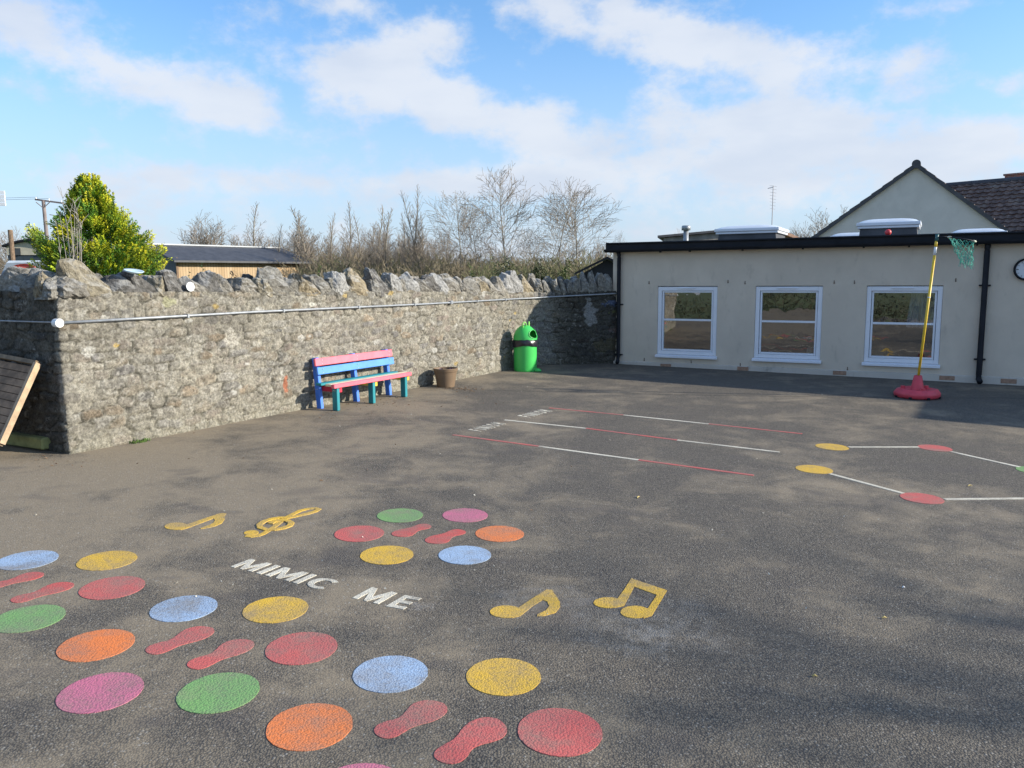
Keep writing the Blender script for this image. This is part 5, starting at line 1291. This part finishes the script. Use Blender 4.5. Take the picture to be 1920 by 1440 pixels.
# power pole
Dp = 60.; p = at(96, 520, Dp); pp = empty('power_pole', (p[0], p[1], 0), label='wooden power pole with long crossarm rising behind the wall at left', cat='power pole')
ztp = float(at(94.5, 376, Dp)[2]); M_['pole'] = simple('grey_pole', (.23, .19, .18), .9, .15, 3, bstr=.1)
MB().tube([(0, 0, 0), (-.12, 0, ztp)], [.15, .12], 12).build('pole', M_['pole'], pp)
ca, cb = at(66, 374, Dp)-np.array(pp.location), at(118, 381, Dp)-np.array(pp.location)
MB().box((ca+cb)/2, (float(np.linalg.norm(cb-ca)), .12, .12), Matrix.Rotation(math.atan2(cb[0]*0-(cb[2]-ca[2]), cb[0]-ca[0]), 3, 'Y')).build('crossarm', M_['pole'], pp)
for f_ in (.03, .5, .94): q = ca+(cb-ca)*f_; MB().tube([q+[0, 0, .05], q+[0, 0, .2]], [.05, .035], 8).build('insulator', M_['white'], pp)
for sx in (-1, 1): MB().tube([(-.1, -.1, ztp-.55), (-.1+sx*.5, -.1, ztp-.12+.0)], .03, 6).build('stay', M_['pole'], pp)
for dz, a in ((0, .1), (.1, .5)):
    q = ca+(cb-ca)*a; MB().tube([q+[0, 0, .2]]+[q+np.array([-3.*k, -.3*k, .2-.10*k+.006*k*k*.5]) for k in range(1, 8)], .010, 5).build('wire', M_['black'], pp)
Dq = 52.; p = at(134, 520, Dq); p2 = empty('service_pole', (p[0], p[1], 0), label='thin pole with low bracket of small insulators, half hidden by the conifer', cat='power pole')
z2 = float(at(134, 404, Dq)[2]); MB().tube([(0, 0, 0), (0, 0, z2)], [.09, .07], 8).build('pole', M_['pole'], p2)
q = at(93, 402.5, Dq)-np.array(p2.location); MB().tube([q, (0, 0, z2-.1)], .025, 6).build('bracket', M_['pole'], p2)
for f_ in (.25, .45, .65, .85): r_ = q+(np.array([0, 0, z2-.1])-q)*f_; MB().tube([r_, r_-[0, 0, .09]], .04, 6).build('insulator', M_['black'], p2)

# black shed roof behind the corner, and the outbuilding whose eave enters at the far left
p = at(1147, 520, 21.); bsx = empty('black_shed', (p[0], p[1], 0), rad(-4), label='black shed with pitched roof behind the shaded corner of the wall', cat='shed')
za = float(at(1137, 484, 21)[2]); zl_ = float(at(1082, 513, 21)[2]); xl_ = float(at(1082, 513, 21)[0]-p[0]); xa = float(at(1138, 484, 21)[0]-p[0])
MB().add([(xl_+.1, 0, -.3), (2*xa-xl_, 0, -.3), (2*xa-xl_, 0, zl_-.02), (xa, 0, za-.04), (xl_+.1, 0, zl_-.02)], [(0, 1, 2, 3, 4)]).build('wall', simple('black_boards', (.02, .02, .022), .9), bsx)
for sg_ in (0, 1):
    x0 = xl_-.05 if sg_ == 0 else 2*xa-xl_+.05
    MB().hexa([(x0, -.15, zl_-.03), (x0, 3, zl_-.03), (x0, 3, zl_+.03), (x0, -.15, zl_+.03)], [(xa, -.15, za-.02), (xa, 3, za-.02), (xa, 3, za+.04), (xa, -.15, za+.04)]).build('roof', M_['black'], bsx)
q0, q1 = at(8.5, 357, 13.), at(7, 386, 13.)
ob = empty('white_boarded_shed', (q0[0], q0[1], 0), rad(10), label='tip of a white boarded eave entering the photo high at the left edge', cat='shed')
zt, zl_ = float(q0[2]), float(q1[2])
for k in range(4):
    a, b = zl_+(zt-zl_)*k/4, zl_+(zt-zl_)*(k+1)/4-.006; MB().box((-.75, 0, (a+b)/2), (1.5, .03, b-a), Matrix.Rotation(rad(6), 3, 'X'), .003).build('board', M_['upvc'], ob)
MB().box((-1.9, .5, zt+.004), (1.2, 1.1, .05)).build('roof', M_['slate'], ob)
MB().box((-2.4, .6, zl_/2), (1.4, .9, zl_+.1)).build('wall', M_['upvc'], ob)

# ------------------------------------------------------------------ trees
def tubes(segs, name, mat, parent, nside=3, **k):
    A = np.array([s[0] for s in segs]); B = np.array([s[1] for s in segs]); ra = np.array([s[2] for s in segs]); rb = np.array([s[3] for s in segs])
    d = B-A; d /= np.maximum(np.linalg.norm(d, axis=1), 1e-9)[:, None]
    ref = np.tile(np.array([.31, .2, .93]), (len(A), 1)); a = np.cross(d, ref); a /= np.maximum(np.linalg.norm(a, axis=1), 1e-6)[:, None]; b = np.cross(d, a)
    V = []
    for k_ in range(nside):
        q = 2*math.pi*k_/nside; V.append(A+(a*math.cos(q)+b*math.sin(q))*ra[:, None])
    for k_ in range(nside):
        q = 2*math.pi*k_/nside; V.append(B+(a*math.cos(q)+b*math.sin(q))*rb[:, None])
    V = np.stack(V, 1).reshape(-1, 3); o = np.arange(len(A))*2*nside
    Fc = np.concatenate([np.stack([o+i, o+(i+1) % nside, o+nside+(i+1) % nside, o+nside+i], 1) for i in range(nside)])
    return mesh_obj(name, V, Fc, mat, parent, **k)

def grow(seed, H, style):
    r = random.Random(seed); tr_, br = [], []
    def perp(d):
        v = Vector((r.gauss(0, 1), r.gauss(0, 1), r.gauss(0, 1))); v = v-d*v.dot(d); return v.normalized()
    def branch(p, d, L, rad_, lvl, out, up):
        n = max(2, int(L/(.30 if lvl else .5))); sl = L/n; pts = [p.copy()]
        for i in range(n):
            d = (d+Vector((r.gauss(0, .10), r.gauss(0, .10), r.gauss(0, .08)+up))).normalized(); q = p+d*sl
            r0 = rad_*(1-i/n*.85); r1 = rad_*(1-(i+1)/n*.85); out.append((p[:], q[:], max(r0, RM), max(r1, RM*.8))); p = q; pts.append(p.copy())
            if lvl < LV and i >= (1 if lvl else 0):
                nb = SUB[lvl]
                for _ in range(nb if r.random() < .9 else 0):
                    f_ = (i+1)/n; l2 = L*FR[lvl]*(1-.55*f_)*r.uniform(.6, 1.15)
                    if l2 < .15: continue
                    an = r.uniform(*ANG[lvl]); d2 = (d*math.cos(an)+perp(d)*math.sin(an)).normalized()
                    branch(p.copy(), d2, l2, max(rad_*.5*(1-.5*f_), RM), lvl+1, out, UP[lvl])
    RM = .0115
    if style == 'alder': N1, LEN, a1, LV, SUB, FR, ANG, UP, t0 = 46, .40, (.85, 1.15), 3, (0, 2, 1), (.5, .55, .55), ((.5, .9), (.5, .9), (.5, .9)), (.03, .02, .02), .22
    elif style == 'poplar': N1, LEN, a1, LV, SUB, FR, ANG, UP, t0 = 80, .24, (.35, .70), 3, (1, 2, 2), (.55, .6, .55), ((.35, .7), (.35, .7), (.4, .8)), (.08, .06, .03), .20
    else: N1, LEN, a1, LV, SUB, FR, ANG, UP, t0 = 34, .50, (.5, 1.1), 3, (1, 2, 2), (.55, .55, .5), ((.4, .8), (.4, .8), (.4, .8)), (.05, .04, .03), .14
    SUB = (1,)+SUB[1:]
    n = 16; p = Vector((0, 0, -.3)); d = Vector((0, 0, 1)); pts = []
    hT = H*(.97 if style != 'round' else .62)
    for i in range(n):
        d = (d+Vector((r.gauss(0, .035), r.gauss(0, .035), 0))).normalized(); d.z = max(d.z, .9); q = p+d*(hT/n); R0 = H*.0062*(1-i/n)+.013; R1 = H*.0062*(1-(i+1)/n)+.013
        tr_.append((p[:], q[:], R0, R1)); pts.append((p.copy(), q.copy(), R1)); p = q
    for k in range(N1):
        f_ = t0+(1-t0)*(k+r.random())/N1; i = min(int(f_*n), n-1); a, b, R1 = pts[i]; s_ = a.lerp(b, f_*n-i)
        az_ = k*2.4+r.uniform(-.5, .5); an = r.uniform(*a1)*(1-.25*f_)
        if style == 'alder': Lb = H*LEN*(math.sin(math.pi*min(1, (1-f_)*1.05+.10))**.8)*r.uniform(.7, 1.1)*(.55+.45*(1-f_)+.12)
        elif style == 'poplar': Lb = H*LEN*(1.15-f_)*r.uniform(.6, 1.15)
        else: Lb = H*LEN*(1.1-.5*f_)*r.uniform(.7, 1.1)
        dd = Vector((math.cos(az_)*math.sin(an), math.sin(az_)*math.sin(an), math.cos(an))); branch(s_, dd, Lb, max(R1*.36, .012), 1, br, UP[0])
    return tr_, br

PROTO = {}
def bare_tree(style, seed, X, Y, dist, lab, zscale=None, wide=1., group='bare winter trees beyond the stone wall'):
    p = at(X, 520, dist); H = float(at(X, Y, dist)[2])+.2
    key = (style, seed)
    if key not in PROTO:
        H0 = 10.
        e = empty('bare_tree', (0, 0, 0)); a, b = grow(seed, H0, style)
        tubes(a, 'trunk', M_['bark'], e, 7, smooth=True); tubes(b, 'branches', M_['twig'], e, 3); PROTO[key] = e; o = e
    else: o = copy_thing(PROTO[key])
    s_ = H/10.; rg = random.Random(X*7+3); o.scale = (s_*wide, s_*wide, s_); o.rotation_euler = (0, 0, rg.uniform(0, 6.28)); o.location = (p[0], p[1], 0)
    meta(o, lab, 'tree', group)
T_ = [('round', 1, 20, 418, 62, 'broad hazy bare tree behind the cream hut at far left', 1.25), ('round', 2, 402, 388, 58, 'rounded bare tree rising behind the timber shed roof', 1.05), ('poplar', 3, 488, 375, 58, 'slim pale bare tree right of the rounded tree above the shed', 1.3),
      ('round', 1, 455, 425, 60, 'low bare tree between the rounded and the slim tree above the shed', 1.), ('poplar', 4, 545, 393, 50, 'bushy upright bare tree above the right end of the shed', 1.6), ('poplar', 5, 598, 378, 48, 'upright bare tree just right of the shed', 1.4),
      ('poplar', 3, 572, 420, 50, 'short upright bare tree close to the shed end', 1.3), ('poplar', 3, 632, 396, 50, 'thin bare tree left of the twin thin trees', 1.1), ('poplar', 4, 652, 375, 46, 'thin upright bare tree left of the leaning topped one', 1.0), ('poplar', 5, 690, 374, 44, 'upright bare tree with a forked top above the wall middle', 1.2),
      ('poplar', 3, 738, 388, 44, 'bare tree left of the two tallest narrow trees', 1.5), ('poplar', 4, 772, 342, 42, 'left of the two tall narrow bare trees', .9), ('poplar', 5, 803, 350, 42, 'right of the two tall narrow bare trees', .9),
      ('alder', 7, 866, 366, 42, 'spreading bare tree left of the tallest tree', 1.0), ('alder', 8, 905, 392, 44, 'small spreading bare tree tucked beside the tallest tree', .9), ('alder', 6, 951, 324, 40, 'tallest spreading bare tree above the frog bin', .98), ('alder', 8, 1042, 348, 40, 'spreading bare tree right of the tallest tree', .85),
      ('alder', 7, 1078, 358, 42, 'wide spreading bare tree nearest the building', 1.25), ('alder', 8, 1012, 430, 48, 'low bare tree between the tallest and the next spreading tree', 1.), ('round', 2, 1120, 440, 50, 'low twiggy tree at the left end of the flat roof', .8),
      ('alder', 7, 1160, 444, 30, 'small twiggy top just above the left end of the flat roof', .3), ('round', 2, 1268, 424, 33, 'twiggy shrub top left of the metal flue', .45), ('round', 1, 1318, 430, 33, 'twiggy shrub top right of the metal flue', .45),
      ('round', 9, 1552, 372, 48, 'rounded grey bare tree beside the left slope of the gable', 1.15), ('round', 2, 1500, 408, 50, 'lower bare tree left of the rounded tree by the gable', .8),
      ('poplar', 5, 520, 440, 54, 'short bare tree behind the middle of the shed roof', 1.5), ('alder', 7, 830, 452, 50, 'low bare tree under the two tall narrow ones', 1.), ('round', 2, 680, 455, 55, 'low bushy bare tree behind the wall middle', 1.1), ('round', 1, 765, 450, 52, 'low bushy bare tree below the tall narrow pair', 1.1),
      ('round', 2, 300, 452, 62, 'low distant bare tree between the conifer and the shed', 1.), ('round', 1, 940, 456, 52, 'low bushy bare tree behind the tallest tree', 1.)]
for st, sd_, X, Y, dist, lab, wd in T_: bare_tree(st, sd_, X, Y, dist, lab, wide=wd*(1.25 if st == 'poplar' else 1.1))
for k, (X, Y) in enumerate([(532, 418), (560, 402), (612, 408), (668, 400), (705, 418), (722, 404), (756, 396), (788, 402), (820, 412), (845, 425), (585, 432), (640, 440)]):
    bare_tree('poplar', 3+k % 3, X, Y, 49+(k*5) % 9, 'slender bare sapling, the %s from the left among the thin ones behind the wall' % ['first', 'second', 'fourth', 'seventh', 'eighth', 'ninth', 'tenth', 'eleventh', 'twelfth', 'last', 'third', 'fifth'][k], wide=1.35)

for k, (X, Y, w) in enumerate([(520, 428, 1.2), (578, 415, 1.2), (640, 424, 1.1), (700, 412, 1.2), (752, 422, 1.1), (818, 416, 1.2)]):
    bare_tree('round', [1, 2, 9][k % 3], X, Y, 60+k, 'low hazy rounded bare tree in the far row, %s from the left' % ['first', 'second', 'third', 'fourth', 'fifth', 'sixth'][k], wide=w)

# trees off to the right whose shadows streak the foreground
for k, (x, y, h) in enumerate([(17., .5, 6.6), (22.5, -.5, 8.6), (20., -1.1, 7.8)]):
    o = copy_thing(PROTO[[('alder', 6), ('poplar', 4), ('poplar', 5)][k]]); o.location = (x, y, -.3); o.scale = (h/10*1.8, h/10*1.8, h/10); o.rotation_euler = (0, 0, 1.3*k)
    meta(o, ['bare tree just outside the right edge, casting streaky shade on the foreground', 'tallest and farthest of the bare trees outside the right edge', 'middle one of the bare trees outside the right edge'][k], 'tree', 'bare winter trees beyond the right edge')

# brush and thicket below the trees
def thicket(name, spans, n, lab, seed, mat, cols=None):
    rg = random.Random(seed); segs = []
    for X0_, X1_, Yt, dist, wgt in spans:
        for _ in range(int(n*wgt)):
            X = rg.uniform(X0_, X1_); d_ = dist*rg.uniform(.92, 1.12); p = at(X, 520, d_); h = (float(at(X, Yt, d_)[2]))*rg.uniform(.30, .72)
            q = Vector((p[0], p[1], rg.uniform(.2, .9))); dr = Vector((rg.gauss(0, .38), rg.gauss(0, .38), 1)).normalized(); k = 5; L = h/k; rr = rg.uniform(.012, .03)
            for i in range(k):
                dr = (dr+Vector((rg.gauss(0, .22), rg.gauss(0, .22), -.02*i))).normalized(); e_ = q+dr*L; segs.append((q[:], e_[:], rr*(1-i/k*.7), rr*(1-(i+1)/k*.7)))
                if i > 0:
                    for _b in range(2):
                        s_ = (dr+Vector((rg.gauss(0, .6), rg.gauss(0, .6), rg.gauss(.2, .3)))).normalized(); m_ = e_+s_*L*rg.uniform(.4, 1.0); segs.append((e_[:], m_[:], .013, .008))
                q = e_
    o = tubes(segs, name, mat, None, 3); return meta(o, lab, 'undergrowth', kind='stuff')
M_['brush'] = simple('brush_stems', (.20, .165, .105), .9, .35, .8, bstr=0)
thicket('thicket', [(560, 1148, 462, 46, .40), (560, 800, 448, 50, .14), (800, 1148, 468, 40, .22), (330, 560, 452, 64, .10), (560, 1148, 490, 38, .22), (-40, 90, 440, 60, .06), (-30, 300, 478, 60, .05), (1440, 1540, 432, 50, .04), (600, 1148, 476, 55, .2)], 5200,
        'dense brown brushwood and saplings filling the gap under the bare trees', 9, M_['brush'])
M_['brush2'] = simple('green_brush_stems', (.13, .135, .06), .9, .35, .8, bstr=0)
thicket('thicket', [(575, 900, 470, 44, .5), (900, 1150, 474, 37, .5)], 1800, 'greenish mossy brushwood low behind the wall coping', 10, M_['brush2'])

# leafy things
def leaf_cloud(name, lumps, n, size, col, parent=None, seed=0, up=.3, tip=None, flatn=0.):
    """many small leaf faces spread through lumps (centre, radii)"""
    r = np.random.default_rng(seed); vol = np.array([l[1][0]*l[1][1]*l[1][2] for l in lumps]); pr_ = vol/vol.sum(); idx = r.choice(len(lumps), n, p=pr_)
    C0 = np.array([l[0] for l in lumps])[idx]; Rr = np.array([l[1] for l in lumps])[idx]
    d = r.normal(size=(n, 3)); d /= np.linalg.norm(d, axis=1)[:, None]; rad_ = r.random(n)**.45; c = C0+d*Rr*rad_[:, None]
    ax1 = d*.7+r.normal(size=(n, 3))*.6+np.array([0, 0, up]); ax1 /= np.linalg.norm(ax1, axis=1)[:, None]; ax2 = np.cross(ax1, r.normal(size=(n, 3))); ax2 /= np.linalg.norm(ax2, axis=1)[:, None]
    L = size*r.uniform(.6, 1.5, n)[:, None]; Wd_ = L*r.uniform(.25, .5, n)[:, None]
    v = np.stack([c-ax1*L*.5, c+ax2*Wd_*.5, c+ax1*L*.6, c-ax2*Wd_*.5], 1).reshape(-1, 3); o = np.arange(n)*4
    f = np.stack([o, o+1, o+2, o+3], 1); lum = cell_noise(idx, idx*0+seed, 5)
    cc = np.array(col)[None, :]*(.55+.9*r.random(n))[:, None]*(.75+.5*lum)[:, None]
    if tip is not None: w = (np.clip((rad_-.75)/.25, 0, 1)*r.random(n))[:, None]; cc = cc*(1-w)+np.array(tip)*w
    return mesh_obj(name, v, f, M_['leaf'], parent, cols=np.repeat(cc, 4, 0))

def shrub(X0, X1, Ytop, dist, col, lab, seed, n=900, size=.07, base=None, name='evergreen_shrub', tip=None, group='evergreen shrubs behind the wall'):
    Xm = (X0+X1)/2; p = at(Xm, 520, dist); zt = float(at(Xm, Ytop, dist)[2]); hw_ = (X1-X0)/2/F*dist; rg = random.Random(seed); zb_ = .3 if base is None else base
    e = empty(name, (p[0], p[1], 0), label=lab, cat='shrub', group=group); lumps = []
    H = zt-zb_
    for k in range(int(10+H*4)):
        f_ = (k+.5)/int(10+H*4); rr = hw_*(1-.75*f_**1.8)*rg.uniform(.35, .7); a = rg.uniform(0, 6.28); q = hw_*(1-.7*f_)*.55
        lumps.append(((q*math.cos(a), q*math.sin(a), zb_+H*f_*.93), (rr, rr, rr*rg.uniform(.9, 1.5))))
    tubes([((0, 0, -.2), (0, 0, zt*.8), .05*max(.3, hw_), .01)], 'stem', M_['bark'], e, 6)
    leaf_cloud('foliage', lumps, n, size, col, e, seed, tip=tip)
shrub(345, 366, 496, 13.5, (.045, .07, .03), 'small dark leafy shrub left of the taller one, in front of the timber shed', 1, 420, .035, 1.2)
shrub(369, 391, 484, 13.5, (.05, .085, .035), 'narrow dark green shrub top in front of the timber shed', 2, 700, .03, 1.2)
shrub(418, 458, 500, 14.5, (.05, .045, .035), 'dark twiggy low shrub on the skyline below the shed eave', 3, 500, .04, 1.3)
shrub(585, 616, 482, 24, (.05, .085, .025), 'upright dark green shrub right of the timber shed', 4, 1500, .06, tip=(.16, .17, .04))
shrub(865, 899, 476, 26, (.05, .08, .02), 'upright dark green conifer shrub left of the tallest tree', 5, 1800, .06, tip=(.18, .18, .05))
shrub(900, 985, 470, 30, (.05, .065, .03), 'wide dark evergreen bush under the tallest tree', 6, 4200, .08)
shrub(980, 1045, 478, 30, (.045, .06, .022), 'dark evergreen bush right of the wide one, above the shaded corner', 7, 3200, .08)
shrub(1040, 1085, 474, 26, (.05, .08, .02), 'green evergreen shrub beside the black shed', 8, 2200, .07, tip=(.16, .17, .05))
shrub(915, 945, 500, 24, (.09, .11, .03), 'low yellowish green bush just over the coping', 9, 900, .06)

# golden conifer behind the wall
def conifer():
    D0 = 10.6; c = at(185, 520, D0); base = np.array([c[0], c[1], 0.0]); e = empty('golden_conifer', base, label='bright yellow green conifer with a leaning side lobe behind the wall corner', cat='tree', )
    mpp = D0/F; r = np.random.default_rng(21); rg = random.Random(21)
    # silhouette measured in metres from the stem: (height, left half width, right half width)
    prof = [(.9, 98, 118), (1.81, 98, 122), (2.0, 80, 108), (2.20, 56, 84), (2.42, 50, 44), (2.60, 52, 36), (2.70, 42, 24), (2.80, 27, 6), (2.92, 17, -9)]
    zz_ = np.array([q[0] for q in prof]); top = 2.92
    lw = np.array([q[1] for q in prof])*mpp; rw = np.array([q[2] for q in prof])*mpp
    V, C = [], []
    def spray(p0, d, L, base_c, tip_c, n):
        """a frond: an axis with flattened side sprays made of small leaf faces"""
        d = d/np.linalg.norm(d); s = np.cross(d, [0, 0, 1.]); s = s/max(np.linalg.norm(s), 1e-6); nrm = np.cross(s, d)
        a = r.uniform(0, 6.28); s, nrm = s*math.cos(a)+nrm*math.sin(a), nrm*math.cos(a)-s*math.sin(a)
        t_ = r.random(n)**.8; sd_ = r.choice([-1, 1], n); wl = L*.33*(1-t_*.75)*r.uniform(.3, 1, n)
        q = p0+d*(t_*L)[:, None]+s*(sd_*wl)[:, None]+nrm*(r.normal(0, .012, n))[:, None]+np.array([0, 0, 1.])*(.05*L*t_**2)[:, None]
        dr = d[None, :]*.8+s[None, :]*(sd_*.8)[:, None]+r.normal(0, .22, (n, 3)); dr /= np.linalg.norm(dr, axis=1)[:, None]
        w = np.cross(dr, nrm[None, :]+r.normal(0, .5, (n, 3))); w /= np.linalg.norm(w, axis=1)[:, None]
        l_ = r.uniform(.016, .036, n)[:, None]; ww = l_*.20
        V.append(np.stack([q, q+dr*l_*.5+w*ww, q+dr*l_, q+dr*l_*.5-w*ww], 1).reshape(-1, 3))
        f_ = (np.clip(t_*.95+wl/L*.5, 0, 1)**1.7)[:, None]; cc = np.array(base_c)*(1-f_)+np.array(tip_c)*f_; cc = cc*r.uniform(.75, 1.25, n)[:, None]; C.append(np.repeat(cc, 4, 0))
    def colr(k): # deep green inside, yellow at the tips of the growth
        y = rg.random(); return ((.07, .16, .02), (.42+.24*y, .53+.04*y, .03)) if rg.random() < .62 else ((.03, .085, .018), (.12, .26, .03))
    for k in range(1700):
        z = .9+(top-.9)*(rg.random()**.85)*.985; a = rg.uniform(0, 6.28); wl = np.interp(z, zz_, lw); wr_ = np.interp(z, zz_, rw); W_ = wr_ if math.cos(a) > 0 else wl; W_ = max(W_, .02); Wy = (wl+wr_)/2*.9
        f_ = rg.uniform(.45, .86) if rg.random() < .85 else rg.uniform(.1, .5)
        lump = .84+.42*noise.noise(Vector((math.cos(a)*2.2, math.sin(a)*2.2, z*3.1)))
        p0 = base*0+np.array([W_*f_*lump*math.cos(a), Wy*f_*lump*math.sin(a), z-.10]); d = np.array([math.cos(a), math.sin(a), rg.uniform(.35, 1.3)+(1.6 if z > top-.45 else 0)])
        bc, tc_ = colr(k); spray(p0, d, rg.uniform(.17, .34)*(1 if z < top-.5 else .62), bc, tc_, 125)
    for k in range(5): spray(np.array([(172-185)*mpp, 0, top-.20-.05*k]), np.array([rg.uniform(-.15, .15), 0, 1.]), .26, (.12, .16, .03), (.42, .30, .05), 40)
    # the side lobe leaning out to the left
    for k in range(190):
        f_ = rg.random(); X = 150-88*f_+rg.uniform(-10, 14)*(1-f_*.5); Y = 508-66*f_+rg.uniform(-4, 34*(1-f_*.55)); q = at(X, Y, D0-.35+rg.uniform(-.2, .25))-base
        bc, tc_ = colr(k); spray(q-np.array([-.08, 0, .06]), np.array([-.9, rg.uniform(-.4, .4), rg.uniform(.5, 1.2)]), rg.uniform(.14, .26), bc, tc_, 60)
    V = np.concatenate(V); C = np.concatenate(C); o = np.arange(len(V)//4)*4
    mesh_obj('foliage', V, np.stack([o, o+1, o+2, o+3], 1), M_['leaf'], e, cols=C)
    tubes([((0, 0, -.3), (-.03, 0, 1.2), .09, .07), ((-.03, 0, 1.2), (-.08, 0, top-.3), .07, .015)]+[((-.02, 0, .4), tuple(at(110, 470, D0-.3)-base), .05, .02)], 'trunk', M_['bark'], e, 8)
conifer()
# bare pale stems standing in front of it
e0 = at(135, 520, 9.2); e = empty('bare_stemmed_shrub', (e0[0], e0[1], 0), label='spindly shrub of pale bare stems in front of the golden conifer', cat='shrub')
segs = []; rg = random.Random(8)
for (xb, xt, yt) in [(126, 112, 405), (127, 118, 372), (128, 132, 398), (130, 144, 395), (131, 126, 420), (138, 150, 420), (139, 146, 402), (139, 152, 428), (134, 140, 380), (127, 108, 430), (133, 138, 440)]:
    a = at(xb, 512, 9.2)-np.array(e.location); a[2] = .6; b = at(xt, yt, 9.2+rg.uniform(-.2, .2))-np.array(e.location); k = 6; prev = a
    bend = rg.uniform(-.04, .04)
    for i in range(1, k+1):
        f_ = i/k; q = a+(b-a)*f_+np.array([bend*math.sin(math.pi*f_), .0, 0]); segs.append((prev, q, .0075*(1-f_*.6), .0075*(1-(f_+.16)*.6)))
        if i > 2:
            for _ in range(3): segs.append((q, q+np.array([rg.uniform(-.09, .09), rg.uniform(-.05, .05), rg.uniform(.03, .14)]), .0028, .0018))
        prev = q
tubes([(tuple(a), tuple(b), max(c, .002), max(d, .0015)) for a, b, c, d in segs], 'stems', M_['wood_stem'], e, 5)

# unseen hedge added at the near left to give the windows a reflection
rg = random.Random(12); hb = empty('reflection_hedge', (-9.0, -3.0, -.1), label='dark clipped hedge behind the camera on the left, mirrored in the windows', cat='hedge')
lumps = [((-5+10*k/26*1.0, 5-10*k/26*1.15, .55+rg.uniform(-.1, .1)), (.7, .7, .75)) for k in range(27)]
leaf_cloud('foliage', lumps, 9000, .10, (.085, .085, .055), hb, 77)
